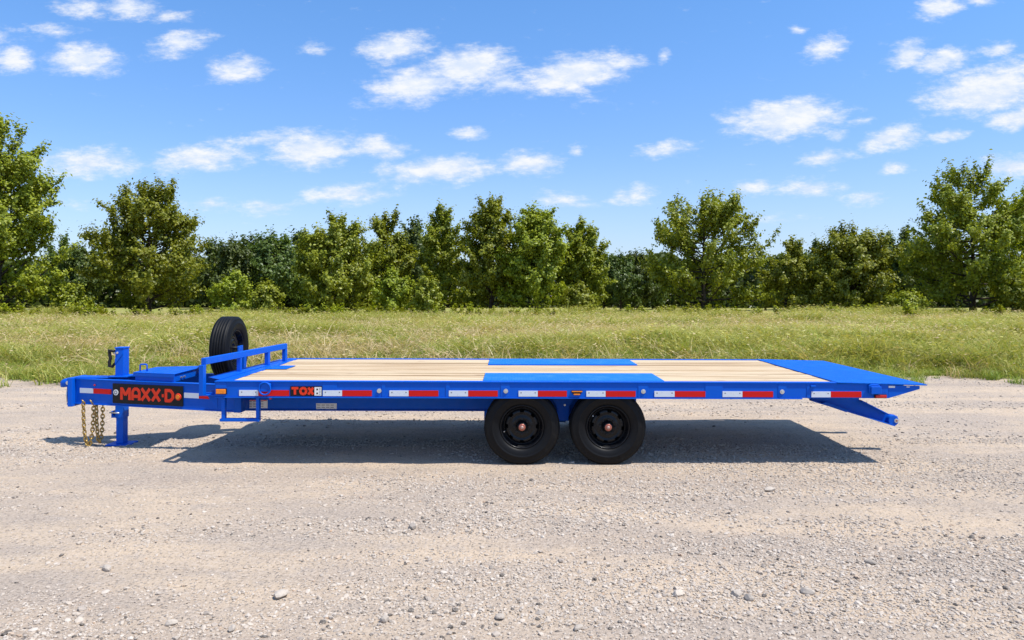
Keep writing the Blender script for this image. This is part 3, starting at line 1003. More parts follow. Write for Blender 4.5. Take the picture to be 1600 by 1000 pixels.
BUSHES = [
    (366, 38, 428, 57, 'leaf_bright', 'rounded bright green bush right of the round tree on the left'),
    (418, 24, 446, 55, 'leaf_bright', 'low yellow-green bush beside the rounded bright green bush'),
    (614, 34, 424, 58, 'leaf', 'bush at the foot of the narrow upright tree'),
    (664, 27, 440, 57, 'leaf_bright', 'small bright bush in front of the slender bare-trunked tree'),
    (112, 26, 452, 54, 'leaf', 'small bush beside the tallest tree at the left'),
    (905, 26, 452, 60, 'leaf_bright', 'low bush at the foot of the narrow tree right of the middle pair'),
    (1418, 30, 462, 55, 'leaf_bright', 'low weedy bush in the grass left of the big right tree'),
    (1582, 30, 430, 57, 'leaf', 'bush at the right edge under the big wide tree'),
]
for i, (px, hw, top, d, mt, lab) in enumerate(BUSHES):
    X, Y = (px - 800) / FPX * d, d - D0
    z0 = float(field_z(np.array(X), np.array(Y))) - 0.03
    H = CAMH + (HOR - top) / FPX * d - z0
    W = 2 * hw / FPX * d
    a, b_ = tree_meshes(300 + i, H, W, base=0.04, limbs=16, subs=6, per=28, leaf=0.21, sig=0.20, mat=M[mt])
    plant_tree('bush', a, b_, (X, Y, z0), lab, 'bush', 'bushes in front of the trees')

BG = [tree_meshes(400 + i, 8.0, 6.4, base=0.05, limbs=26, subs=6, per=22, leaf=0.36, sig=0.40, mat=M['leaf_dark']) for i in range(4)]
rng = np.random.default_rng(9)
GAPS = [
    ('between the tallest and round trees', ((98, 376), (128, 390))),
    ('between the round and bright bushy trees', ((334, 378), (362, 376), (396, 372), (426, 367), (452, 376), (476, 366))),
    ('left of the slender bare-trunked tree', ((648, 352),)),
    ('between the narrow and wide spreading trees', ((944, 398), (970, 398), (996, 396), (1020, 402))),
    ('between the wide spreading and dome trees', ((1196, 402), (1250, 404), (1272, 384))),
    ('between the dome tree and big right tree', ((1388, 374), (1412, 364), (1438, 374))),
]
ORD = ['first', 'second', 'third', 'fourth', 'fifth', 'sixth']
for gap, items in GAPS:
    for k, (px, top) in enumerate(items):
        d = 74 + rng.uniform(-4, 6)
        X, Y = (px - 800) / FPX * d, d - D0
        sz = (CAMH + 0.36 + (HOR - top) / FPX * d) / 8.0
        sx = sz * rng.uniform(0.80, 1.0)
        a, b_ = BG[rng.integers(0, 4)]
        if len(items) == 1:
            lab = 'dark background tree showing ' + gap
        else:
            lab = 'dark tree, %s from left in the gap %s' % (ORD[k], gap)
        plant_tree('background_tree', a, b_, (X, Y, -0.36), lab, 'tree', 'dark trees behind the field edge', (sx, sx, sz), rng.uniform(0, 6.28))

# far wood: one mass of leaves behind the rows
n = 110000
x = rng.uniform(-140, 140, n)
y = rng.uniform(76, 88, n)
hmax = 3.4 + 4.2 * fbm(x * 0.22, y * 0.05, 71, 4)
z = -0.36 + hmax * rng.uniform(0, 1, n) ** 0.8
nrm = rng.normal(size=(n, 3)) * 0.6 + np.array((0, -0.4, 0.5))
nrm /= np.linalg.norm(nrm, axis=1)[:, None]
d = rng.normal(size=(n, 3))
d -= nrm * (d * nrm).sum(1)[:, None]
d /= np.linalg.norm(d, axis=1)[:, None]
s_ = np.cross(nrm, d)
pos = np.stack([x, y, z], 1)
V = np.stack([pos - d * .38, pos + s_ * .24, pos + d * .38, pos - s_ * .24], 1).reshape(-1, 3)
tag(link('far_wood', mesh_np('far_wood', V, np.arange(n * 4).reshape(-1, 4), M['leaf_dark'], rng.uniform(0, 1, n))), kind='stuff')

# tall weeds at the back of the field
rng = np.random.default_rng(33)
weed_src = []
for i in range(3):
    mbv, mbf, mbt = [], [], []
    for sidx in range(7):
        az, tl = rng.uniform(0, 6.28), rng.uniform(0.05, 0.35)
        hh = rng.uniform(0.55, 1.0)
        for q in np.linspace(0.12, 1, 15):
            c = np.array((math.cos(az) * tl * q, math.sin(az) * tl * q, hh * q))
            for sgn in (0, 1):
                a2 = rng.uniform(0, 6.28)
                d = np.array((math.cos(a2), math.sin(a2), rng.uniform(0.1, 0.7)))
                s_ = np.array((-math.sin(a2), math.cos(a2), 0)) * 0.065
                L_ = 0.26 * (1.15 - 0.6 * q)
                o = len(mbv)
                mbv += [c, c + d * L_ * .5 + s_, c + d * L_, c + d * L_ * .5 - s_]
                mbf.append((o, o + 1, o + 2, o + 3))
                mbt.append(rng.uniform(0.2, 1))
    weed_src.append(mesh_np('weed', np.array(mbv), np.array(mbf), M['leaf_bright'], np.array(mbt)))
WEEDS = [(118, 50, 1.2, 'in front of the small bush beside the tallest tree'), (152, 49, 1.0, 'under the left side of the round tree'), (300, 51, 1.0, 'under the right side of the round tree'),
         (470, 50, 1.1, 'left of the bright bushy tree'), (575, 47, 1.2, 'under the right side of the bright bushy tree'), (640, 52, 1.0, 'between the two bushes left of the slender tree'),
         (735, 52, 1.2, 'in front of the left tree of the broad middle pair'), (862, 50, .9, 'in front of the right tree of the broad middle pair'),
         (985, 51, 1.1, 'in the gap left of the wide spreading tree'), (1075, 50, 1.2, 'under the trunk of the wide spreading tree'), (1215, 51, 1.1, 'in front of the small leaning tree'),
         (1300, 52, 1.2, 'in front of the compact dome tree'), (1420, 46, 1.5, 'largest and nearest, above the tail of the trailer'), (1560, 49, 1.2, 'under the big wide tree at the right')]
for (px, d, s, where) in WEEDS:
    X, Y = (px - 800) / FPX * d, d - D0
    o = link('weed', weed_src[rng.integers(0, 3)], (X, Y, float(field_z(np.array(X), np.array(Y)))))
    o.scale = (s, s, s)
    o.rotation_euler = (0, 0, rng.uniform(0, 6))
    tag(o, 'leafy yellow-green weed ' + where, 'weed', 'tall weeds at the back of the field')

# low weeds and stems that make the far edge of the field ragged
n = 1100
x = rng.uniform(-52, 52, n)
y = 46.0 + 0.08 * x + rng.uniform(-4, 3, n)
sc_ = rng.uniform(0.45, 1.05, n) * (0.5 + 1.0 * fbm(x * 0.25, y * 0.1, 93, 3))
scatter('edge_weeds', np.stack([x, y, field_z(x, y)], 1),
        np.stack([rng.uniform(-.2, .2, n), rng.uniform(-.2, .2, n), rng.uniform(0, 6.28, n)], 1),
        np.stack([sc_, sc_, sc_], 1), np.where(rng.uniform(0, 1, n) < .55, rng.integers(0, 3, n), rng.integers(3, 5, n)), weed_src + tall[:2])

# ------------------------------------------------------------------ the trailer
DW = 2.59                                   # deck width
ZT = 0.913                                  # deck top
CY = DW / 2
trailer = bpy.data.objects.new('flatbed_trailer', None)
trailer.location = (0.57, CY, 0)
trailer.empty_display_size = 0.5
col.objects.link(trailer)
tag(trailer, 'blue flatbed tilt trailer with pine deck boards and black tandem wheels, parked on the gravel', 'trailer')
UX, UZ, NY = Vector((1, 0, 0)), Vector((0, 0, 1)), Vector((0, -1, 0))
FN = (Vector((0, 0, 0)), UX, UZ, NY)        # near side face: u = X, v = Z, out = -Y
BL, TD = M['blue'], M['tread']
T_ = trailer


def fx(px):
    return PX(px, 0)


def fz(py):
    return PZ(py, 0)


# side rails (channel: web set back 12 mm behind the flanges)
for side in (0, 1):
    mb = MB()
    def yy(a):
        return a if side == 0 else DW - a
    def bx(x0, x1, y0, y1, z0, z1):
        a, b_ = sorted((yy(y0), yy(y1)))
        mb.box(x0, x1, a, b_, z0, z1)
    bx(-3.21, 3.50, 0.0, 0.080, 0.899, ZT)                    # top flange
    bx(-3.21, 3.13, 0.0, 0.080, 0.730, 0.741)                 # bottom flange
    bx(-3.208, 4.06, 0.012, 0.028, 0.7415, 0.8985)            # web
    F = (Vector((0, 0, 0)), UX, UZ, Vector((0, 1, 0)) if side else NY)
    n0 = -0.013 if side == 0 else DW - 0.029
    mb.prism(F, [(4.061, 0.741), (4.40, 0.842), (4.40, 0.876), (4.061, 0.882)], n0 - (0.016 if side == 0 else 0), n0 + (0 if side == 0 else 0.016))
    mb.build('side_rail', BL, T_, 0.003)

# stake pockets, seams and brackets on the near rail
def rail_box(px0, px1, z0, z1, out):
    return MB().prism(FN, [(fx(px0), z0), (fx(px1), z0), (fx(px1), z1), (fx(px0), z1)], -0.0125, out)
for a, b_ in ((336, 353), (503, 526), (596, 601), (696, 702), (782, 796), (997, 1013), (1102, 1129), (1216, 1229), (1261, 1266), (1376, 1388)):
    rail_box(a, b_, 0.7425, 0.8975, -0.007).build('stake_pocket', BL, T_, 0.002)
rail_box(1266, 1274, 0.862, 0.882, 0.012).build('bracket', BL, T_, 0.003)
for px in (592, 790, 1005, 1222):
    z = 0.810
    mb = MB()
    ring = [(fx(px) + 0.025 * math.cos(a), z + 0.025 * math.sin(a)) for a in np.linspace(0, 2 * math.pi, 16, endpoint=False)]
    mb.prism(FN, ring, -0.012, 0.001)
    o = mb.build('bolt', M['zinc'], T_, 0.003)
    nut = [(fx(px) + 0.012 * math.cos(a), z + 0.012 * math.sin(a)) for a in np.linspace(0, 2 * math.pi, 6, endpoint=False)]
    MB().prism(FN, nut, 0.0005, 0.009).build('nut', M['zinc'], o, 0.001)

# reflective tape on the near rail: each strip is its own piece
ZB, ZTp = 0.752, 0.814
STRIPS = [(373, 403, 451), (504, 534, 580.5), (608, 638, 684.5), (701, 731, 777.5), (810, 840, 885.5), (916, 946, 993), (1022.5, 1054, 1102), (1129, 1160, 1208), (1268, 1298, 1346)]
for a, b_, c in STRIPS:
    n1 = -0.0045
    for p0, p1, mt, nm in ((a, b_, 'white_tape', 'white_reflector_tape'), (b_ + .15, c, 'red_tape', 'red_reflector_tape')):
        o = MB().prism(FN, [(fx(p0), ZB), (fx(p1), ZB), (fx(p1), ZTp), (fx(p0), ZTp)], -0.0118, n1).build(nm, M[mt], T_)
        if mt == 'white_tape':
            mbp = MB()
            for q in (p0 + 4, p1 - 4):
                w_ = 0.007
                mbp.prism(FN, [(fx(q) - w_, 0.787), (fx(q) + w_, 0.787), (fx(q) + w_, 0.799), (fx(q) - w_, 0.799)], n1, n1 + 0.0006)
            tag(mbp.build('print_mark', M['grey_ink'], o), kind='stuff')


# lettering built from strokes
def stroke(mb, F, p, q, w, n0, n1, ext=0.0):
    p, q = np.array(p, float), np.array(q, float)
    d = (q - p) / (np.linalg.norm(q - p) + 1e-9)
    p, q = p - d * ext, q + d * ext
    s = np.array((-d[1], d[0])) * w / 2
    mb.prism(F, [tuple(p - s), tuple(q - s), tuple(q + s), tuple(p + s)], n0, n1)


LET = {
    'M': [((.09, 0), (.09, 1)), ((.91, 0), (.91, 1)), ((.12, .92), (.5, .38)), ((.88, .92), (.5, .38))],
    'A': [((.09, 0), (.09, .72)), ((.91, 0), (.91, .72)), ((.09, .68), (.32, .92)), ((.91, .68), (.68, .92)), ((.28, .91), (.72, .91)), ((.16, .32), (.84, .32))],
    'X': [((.08, .02), (.92, .98)), ((.08, .98), (.92, .02))],
    'D': [((.09, 0), (.09, 1)), ((.0, .91), (.62, .91)), ((.0, .09), (.62, .09)), ((.60, .92), (.91, .68)), ((.60, .08), (.91, .32)), ((.91, .72), (.91, .28))],
    'T': [((.5, 0), (.5, 1)), ((0, .90), (1, .90))],
    'O': [((.09, .28), (.09, .72)), ((.91, .28), (.91, .72)), ((.28, .91), (.72, .91)), ((.28, .09), (.72, .09)), ((.09, .68), (.32, .92)), ((.91, .68), (.68, .92)), ((.09, .32), (.32, .08)), ((.91, .32), (.68, .08))],
    '-': [((.0, .48), (1, .48))],
}


def letter(ch, F, u0, u1, v0, v1, n0, mat, parent, w=None):
    mb = MB()
    sx, sy = u1 - u0, v1 - v0
    w = w or 0.2 * sy
    for k, (p, q) in enumerate(LET[ch]):
        stroke(mb, F, (u0 + p[0] * sx, v0 + p[1] * sy), (u0 + q[0] * sx, v0 + q[1] * sy), w, n0, n0 + 0.0012 + 0.0003 * k)
    return mb.build('letter', mat, parent)


def quad(F, u0, u1, v0, v1, n0, n1):
    return MB().prism(F, [(u0, v0), (u1, v0), (u1, v1), (u0, v1)], n0, n1)


def disc(F, u, v, r, n0, n1, n=24):
    return MB().prism(F, [(u + r * math.cos(a), v + r * math.sin(a)) for a in np.linspace(0, 2 * math.pi, n, endpoint=False)], n0, n1)


dec = quad(FN, fx(453), fx(502.5), 0.752, 0.857, -0.0118, -0.004).build('model_decal', M['plate'], T_)
for ch, a, b_ in (('T', 454.5, 466), ('O', 467.5, 479), ('X', 480, 490)):
    letter(ch, FN, fx(a) + .004, fx(b_) - .002, 0.768, 0.844, -0.0041, M['orange'], dec, 0.026)
wl = quad(FN, fx(491), fx(501.8), 0.757, 0.849, -0.0041, -0.0030).build('white_label', M['white'], dec)
mb = MB()
for zc in (0.825, 0.782):
    mb.prism(FN, [(fx(494), zc - .010), (fx(496.4), zc - .010), (fx(496.4), zc + .008), (fx(494), zc + .008)], -0.0038, -0.0024)
for k in range(5):
    zc = 0.835 - k * 0.016
    mb.prism(FN, [(fx(498), zc), (fx(500.6), zc), (fx(500.6), zc + .004), (fx(498), zc + .004)], -0.0038, -0.0024)
tag(mb.build('print_mark', M['plate'], dec), kind='stuff')

# marker lights
def marker(px0, px1, z0, z1, lens, base=True):
    b0 = quad(FN, fx(px0), fx(px1), z0, z1, -0.0118, 0.006).build('marker_light', M['black'], T_, 0.004)
    quad(FN, fx(px0) + .006, fx(px1) - .006, z0 + .006, z1 - .006, 0.0055, 0.022).build('lens', M[lens], b0, 0.006)
marker(337, 354, 0.770, 0.832, 'amber')
marker(1366, 1385, 0.743, 0.786, 'red_lens')
hd = MB().prism(FN, [(fx(892), 0.820), (fx(910), 0.820), (fx(909), 0.795), (fx(905), 0.770), (fx(897), 0.770), (fx(893), 0.795)], -0.0118, 0.004).build('marker_light', M['black'], T_, 0.003)
quad(FN, fx(893), fx(909.4), 0.804, 0.814, 0.004, 0.014).build('lens', M['amber'], hd, 0.002)
quad(FN, fx(896), fx(906), 0.773, 0.786, 0.004, 0.014).build('lens', M['amber'], hd, 0.002)

# D-rings on the near rail
for px in (414.5, 1365):
    x = fx(px)
    b0 = MB().prism(FN, [(x - .055, .800), (x + .055, .800), (x + .062, .885), (x + .035, .896), (x - .035, .896), (x - .062, .885)], -0.0122, 0.020).build('tie_down_mount', BL, T_, 0.008)
    if px > 1000:
        quad(FN, x - .045, x + .07, 0.79, 0.875, 0.0205, 0.036).build('mount_cover', BL, b0, 0.012)
        continue
    pth = [(x + 0.062 * math.cos(a), -0.026, 0.835 + 0.066 * math.sin(a)) for a in np.linspace(0, 2 * math.pi, 22, endpoint=False)]
    MB().tube(pth, 0.009, 6, True).build('ring', BL, b0)
quad(FN, fx(1389), fx(1399), 0.8555, 0.876, -0.0128, -0.0105).build('white_label', M['white'], T_)
quad(FN, fx(1417), fx(1422), 0.860, 0.870, -0.0128, -0.0105).build('white_label', M['white'], T_)

# front header and tail plate
HF = (Vector((0, 0, 0)), UX, Vector((0, 1, 0)), UZ)
MB().prism(HF, [(-3.208, 0.081), (-3.06, 0.081), (-3.06, DW - .081), (-3.14, DW - .081)], 0.745, ZT).build('front_header', BL, T_, 0.004)
MB().prism((Vector((0, 0, 0)), UX, UZ, NY), [(3.502, 0.905), (4.47, 0.882), (4.47, 0.894), (3.502, 0.9165)], -DW - 0.0, 0.004).build('tail_plate', TD, T_, 0.002)
for y in (0.30, 0.82, 1.30, 1.77, 2.28):
    MB().prism((Vector((0, y, 0)), UX, UZ, NY), [(3.50, 0.76), (4.02, 0.76), (4.38, 0.85), (4.38, 0.883), (3.50, 0.903)], -0.02, 0.02).build('tail_rib', BL, T_, 0.002)

# boards
rows = []
y = 0.083
for sec, (y0, y1, k) in enumerate(((0.083, 0.790, 4), (0.822, 1.768, 5), (1.800, 2.507, 4))):
    w = (y1 - y0) / k
    for i in range(k):
        rows.append((sec, y0 + i * w, y0 + (i + 1) * w))
rnd = random.Random(4)
for sec, a, b_ in rows:
    g_ = 0.0065
    spans = [(-3.056, 3.498)] if sec == 1 else [(-3.056, -0.322), (1.662, 3.498)]
    for s0, s1 in spans:
        dz = rnd.uniform(-0.005, 0.002)
        MB().box(s0 + 0.003, s1 - 0.003, a + g_, b_ - g_, 0.8852, 0.9080 + dz).box(s0 + 0.003, s1 - 0.003, a + .0004, b_ - .0004, 0.872, 0.885).build('plank', M['wood'], T_, 0.005)  # wider lower box added, unseen, to block sunlight through the board gaps
for ya, yb in ((0.794, 0.818), (1.772, 1.796)):
    MB().box(-3.056, 3.498, ya - .0035, yb + .0035, 0.80, 0.890).build('deck_strip', BL, T_, 0.002)
for ya, yb in ((0.083, 0.791), (1.799, 2.507)):
    MB().box(-0.318, 1.658, ya, yb, 0.872, 0.9165).build('fender_plate', M['tread_sheen'], T_, 0.003)
MB().box(-3.058, -2.80, 1.17, 1.56, 0.9105, 0.917).build('front_plate', TD, T_, 0.002)

# under-frame
for y in (0.80, 1.70):
    mb = MB()
    mb.box(-3.19, 1.48, y, y + 0.09, 0.458, 0.470)
    mb.box(-3.19, 1.48, y + 0.030, y + 0.045, 0.470, 0.733)
    mb.box(-3.19, 1.48, y, y + 0.09, 0.733, 0.745)
    mb.build('frame_beam', BL, T_, 0.002)
    MB().box(-3.05, 3.50, y + 0.005, y + 0.085, 0.7455, 0.799).build('deck_stringer', BL, T_, 0.002)
for i, x in enumerate(np.linspace(-2.6, 3.2, 11)):
    MB().box(x - .03, x + .03, 0.03, 2.56, 0.801, 0.870).build('crossmember', BL, T_)
# gussets under the near rail
for px in (470, 556):
    x = fx(px)
    MB().prism((Vector((0, 0.79, 0)), UX, UZ, NY), [(x - .1, .722), (x + .22, .722), (x + .20, .655), (x + .08, .69)], -0.01, 0.25).build('gusset', BL, T_, 0.002)
# warning stickers on the beam
FB = (Vector((0, 0.83, 0)), UX, UZ, NY)
def bxp(px):
    return PX(px, 0.83)
def bzp(py):
    return PZ(py, 0.83)
for (a, b_, c, d, lines) in ((366, 401, 626, 639, 3), (405, 418, 626, 639, 3), (494, 526, 631, 640, 2)):
    o = quad(FB, bxp(a), bxp(b_), bzp(d), bzp(c), 0.0005, 0.003).build('warning_sticker', M['white'], T_)
    mb = MB()
    for k in range(lines):
        z1 = bzp(c + 2.2 + k * 3.6)
        for q in range(int((b_ - a) / 7)):
            mb.prism(FB, [(bxp(a + 1.5 + q * 7), z1 - .008), (bxp(a + 6.5 + q * 7), z1 - .008), (bxp(a + 6.5 + q * 7), z1), (bxp(a + 1.5 + q * 7), z1)], 0.0028, 0.0036)
    tag(mb.build('print_mark', M['grey_ink'], o), kind='stuff')
    if lines == 3:
        quad(FB, bxp(a + 1), bxp(b_ - 1), bzp(c + 1.2), bzp(c + .1), 0.0031, 0.0042).build('colour_band', M['orange'], o)
disc(FN, fx(421), 0.725, 0.014, -0.05, -0.02).build('reflector', M['red_lens'], T_, 0.003)

# step under the front corner
mb = MB()
mb.box(PX(346, .05), PX(351.5, .05), 0.04, 0.10, 0.50, 0.7295)
mb.box(PX(400, .05), PX(405, .05), 0.04, 0.10, 0.50, 0.7295)
mb.box(PX(343.5, .05), PX(405, .05), 0.035, 0.105, 0.468, 0.4995)
mb.build('step', BL, T_, 0.004)

# tongue: two rails converging on the coupler
A, B = Vector((-5.43, 1.19, 0)), Vector((-3.215, 0.60, 0))
U = (B - A).normalized()
Wn = Vector((U.y, -U.x, 0))
if Wn.y > 0:
    Wn = -Wn
FT = (A, U, UZ, Wn)


def tu(px):
    """distance along the near tongue rail of a photo column"""
    k = (px - 800.0) / FPX
    return (k * (D0 + A.y) - A.x) / (U.x - k * U.y)


LT = (B - A).length
for side in (0, 1):
    if side == 0:
        F = FT
    else:
        F = (Vector((A.x, DW - A.y, 0)), Vector((U.x, -U.y, 0)), UZ, Vector((Wn.x, -Wn.y, 0)))
    mb = MB()
    for (z0, z1, n0, n1) in ((0.472, 0.485, -0.07, 0.0), (0.4855, 0.7745, -0.030, -0.012), (0.775, 0.788, -0.07, 0.0)):
        mb.prism(F, [(0, z0), (LT, z0), (LT, z1), (0, z1)], n0, n1)
    mb.build('tongue_rail', BL, T_, 0.003)
NB = -0.0118


def tquad(a, b_, z0, z1, n0=NB, n1=-0.004):
    return quad(FT, tu(a), tu(b_), z0, z1, n0, n1)


tquad(124, 145, 0.612, 0.672).build('white_reflector_tape', M['white_tape'], T_)
tquad(145.2, 173, 0.612, 0.672).build('red_reflector_tape', M['red_tape'], T_)
tquad(287, 310, 0.612, 0.672).build('white_reflector_tape', M['white_tape'], T_)
tquad(310.2, 326, 0.612, 0.672).build('red_reflector_tape', M['red_tape'], T_)
npl = quad(FT, tu(176), tu(285.5), 0.508, 0.748, NB, 0.006).build('name_plate', M['plate'], T_, 0.006)
for ch, a, b_ in (('M', 188.5, 204.5), ('A', 206, 219.5), ('X', 220, 236), ('X', 236.5, 251.5), ('-', 252.8, 256.6), ('D', 258, 272)):
    letter(ch, FT, tu(a) + .004, tu(b_) - .003, 0.555, 0.705, 0.0062, M['orange'], npl, 0.037)
disc(FT, tu(181.5), 0.640, 0.036, 0.006, 0.0085).build('round_badge', M['white'], npl)
disc(FT, tu(181.5), 0.640, 0.024, 0.0083, 0.0098).build('badge_mark', M['grey_ink'], npl)
disc(FT, tu(181.5), 0.640, 0.011, 0.0096, 0.0110).build('badge_mark', M['white'], npl)
disc(FT, tu(279.5), 0.622, 0.042, 0.006, 0.020).build('marker_light', M['orange'], npl, 0.006)
disc(FT, tu(279.5), 0.622, 0.027, 0.020, 0.027).build('lens', M['amber'], npl, 0.004)
disc(FT, tu(147), 0.715, 0.012, NB, 0.0).build('reflector', M['red_lens'], T_, 0.002)
# corner gusset between tongue rail and deck corner
MB().prism((Vector((0, 0.10, 0)), UX, UZ, NY), [(-3.36, 0.775), (-3.214, 0.775), (-3.214, 0.60)], -0.012, 0.0).build('gusset', BL, T_, 0.002)
MB().box(-3.40, -3.212, 0.05, 0.64, 0.742, 0.756).build('corner_plate', BL, T_, 0.002)
MB().box(-3.213, -3.13, 0.56, 2.03, 0.475, 0.742).build('front_crossbar', BL, T_, 0.003)

# coupler
yc = CY
mb = MB()
mb.box(-5.49, -5.431, yc - .16, yc + .16, 0.445, 0.800)
mb.build('coupler_plate', BL, T_, 0.006)
mb = MB()
mb.box(-5.525, -5.4905, yc - .115, yc - .09, 0.46, 0.79)
mb.box(-5.525, -5.4905, yc + .09, yc + .115, 0.46, 0.79)
mb.build('adjuster_channel', BL, T_, 0.003)
Fc = (Vector((0, yc - .115, 0)), UX, UZ, NY)
disc(Fc, -5.507, 0.735, 0.026, 0.0005, 0.012).build('bolt', M['zinc'], T_, 0.003)
disc(Fc, -5.507, 0.500, 0.016, 0.0005, 0.012).build('bolt', M['zinc'], T_, 0.003)
MB().tube([(-5.505, yc - .135, 0.50), (-5.512, yc - .14, 0.58), (-5.508, yc - .13, 0.65)], 0.008, 6).build('locking_pin', M['zinc'], T_)
# cast ball coupler: rounded nose
mb = MB()
k_, ring = 12, []
vs_, fs_ = [], []
sect = [(-5.523, .085, .70, .785), (-5.57, .085, .675, .785), (-5.61, .075, .665, .775), (-5.64, .06, .665, .755), (-5.658, .032, .68, .735)]
for (x, hw_, z0, z1) in sect:
    for j in range(k_):
        th = 2 * math.pi * j / k_
        c_, s_ = math.cos(th), math.sin(th)
        e = 0.6
        vs_.append((x, yc + hw_ * math.copysign(abs(c_) ** e, c_), (z0 + z1) / 2 + (z1 - z0) / 2 * math.copysign(abs(s_) ** e, s_)))
for i in range(len(sect) - 1):
    for j in range(k_):
        fs_.append((i * k_ + j, (i + 1) * k_ + j, (i + 1) * k_ + (j + 1) % k_, i * k_ + (j + 1) % k_))
fs_.append(tuple((len(sect) - 1) * k_ + j for j in range(k_)))
mb.add(vs_, fs_, True)
mb.build('ball_coupler', BL, T_)
MB().box(-5.43, -5.00, yc - .10, yc + .10, 0.789, 0.802).build('tongue_plate', BL, T_, 0.003)

# jack
xj = -4.90
jk = MB().box(xj - .052, xj + .052, yc - .068, yc + .068, 0.29, 1.155).build('jack', BL, T_, 0.006)
MB().box(xj - .058, xj + .058, yc - .074, yc + .074, 1.1555, 1.172).build('cap', BL, jk, 0.004)
MB().box(xj - .11, xj + .12, yc - .13, yc + .13, 0.803, 0.818).build('mount_plate', BL, jk, 0.003)
MB().box(xj - .044, xj + .044, yc - .058, yc + .058, -0.03, 0.2895).build('drop_leg', BL, jk, 0.004)
MB().box(xj - .14, xj + .14, yc - .13, yc + .13, -0.050, -0.0305).build('foot_plate', BL, jk, 0.004)
mb = MB()
mb.box(xj - .11, xj - .0525, yc - .05, yc + .02, 0.29, 0.318)
mb.box(xj - .11, xj - .09, yc - .05, yc + .02, 0.3185, 0.375)
mb.build('pin_bracket', BL, jk, 0.003)
MB().tube([(xj - .13, yc - .045, .355), (xj + .01, yc - .085, .355)], 0.010, 8).build('pin', M['zinc'], jk)
Fj = (Vector((0, yc - .069, 0)), UX, UZ, NY)
disc(Fj, xj - .022, 1.105, 0.014, 0.0, 0.010, 12).build('bolt', M['zinc'], jk, 0.002)
MB().prism(Fj, [(xj - .051, 0.955), (xj - .051, 1.03), (xj + .03, 1.13), (xj + .045, 1.13), (xj + .045, 1.09)], 0.0005, 0.008).build('gusset', BL, jk, 0.002)
MB().tube([(xj - .04, yc - .03, 1.10), (xj - .09, yc - .03, 1.10)], 0.016, 8).build('crank_shaft', M['zinc'], jk)
mb = MB()
hpts = [(-.075, 1.125), (-.145, 1.125), (-.140, 1.075), (-.130, 1.03), (-.145, .985), (-.140, .935), (-.110, .925), (-.05, 1.00)]
mb.tube([(xj + a, yc - .03, z) for a, z in hpts], [.014, .024, .020, .018, .020, .022, .018, .014], 8)
mb.build('crank_handle', M['black'], jk)


# safety chains: welded links joined chain by chain
def chain(p, q, drop, pitch=0.040):
    p, q = Vector(p), Vector(q)
    pts = []
    for i in range(240):
        u = i / 239
        s = 2 * u - 1
        v_ = p.lerp(q, (math.copysign(abs(s) ** 3.2, s) + 1) / 2 if False else u)
        # two hanging strands joined by a tight bend
        w_ = (0.5 * math.sin(math.pi * (u - 0.5)) + 0.5)
        v_ = p.lerp(q, w_)
        v_.z -= drop * (1 - abs(s) ** 1.9)
        pts.append(v_)
    mb = MB()
    acc, last, k = 0, pts[0], 0
    cents = [pts[0]]
    for v_ in pts[1:]:
        acc += (v_ - last).length
        last = v_
        if acc >= pitch:
            cents.append(v_)
            acc = 0
    for i in range(len(cents) - 1):
        c = (cents[i] + cents[i + 1]) / 2
        d = (cents[i + 1] - cents[i]).normalized()
        a = d.cross(Vector((0, 1, 0)))
        a = a.normalized() if a.length > .1 else Vector((1, 0, 0))
        b_ = d.cross(a)
        s = (a + b_ * 0.55).normalized() if i % 2 else (b_ - a * 0.55).normalized()
        L_, Wd = pitch * 0.72, 0.019
        loop = []
        for j in range(10):
            th = 2 * math.pi * j / 10
            cx = math.cos(th)
            loop.append(c + d * (L_ * math.copysign(abs(cx) ** .8, cx)) + s * (Wd * math.sin(th)))
        mb.tube(loop, 0.0085, 5, True)
    return mb


for (a, b_, yb, dr) in ((130, 142.5, 1.12, .535), (150.5, 157, 1.16, .505)):
    ck = chain((PX(a, yb), yb, 0.50), (PX(b_, yb), yb + .05, 0.50), dr).build('safety_chain', M['gold'], T_)
    mbh = MB()
    for q in (a, b_):
        x = PX(q, yb)
        mbh.tube([(x, yb - .02, 0.50 + .03), (x + .02, yb, 0.48), (x, yb + .03, 0.50), (x - .02, yb, .53)], 0.008, 5, True)
    tag(mbh.build('end_link', M['gold'], ck), kind='stuff')

# tool box between the tongue rails
zt = 0.89
BXP = [(-4.59, 1.015), (-4.045, 0.86), (-4.045, DW - .86), (-4.59, DW - 1.015)]
bxo = MB().prism(HF, BXP, 0.7885, zt - .012).build('tool_box', BL, T_, 0.003)
LP = [(-4.61, 1.00), (-4.03, 0.832), (-4.03, DW - .832), (-4.61, DW - 1.00)]
mb = MB()
mb.prism(HF, LP, zt - .010, zt)
mb.build('lid', BL, bxo, 0.003)
lip = [(-4.61, 1.00), (-4.03, 0.832), (-4.03, .842), (-4.61, 1.010)]
MB().prism(HF, lip, zt - .045, zt - .0105).build('lid_lip', BL, bxo, 0.001)
MB().tube([(-4.585, 1.12, zt), (-4.585, 1.12, zt + .075), (-4.577, 1.12, zt + .082), (-4.508, 1.12, zt + .082), (-4.50, 1.12, zt + .075), (-4.50, 1.12, zt)], 0.009, 8).build('handle', BL, bxo)
for y in (1.02, 1.10):
    MB().box(-4.0445, -4.033, y, y + .04, 0.815, 0.835).build('latch', M['zinc'], bxo, 0.002)

# headboard rail in front of the deck
RA, RB = Vector((-3.34, 0.03, 0)), Vector((-3.12, 2.16, 0))


def rt(px):
    k = (px - 800.0) / FPX
    d = RB - RA
    return (k * (D0 + RA.y) - RA.x) / (d.x - k * d.y)


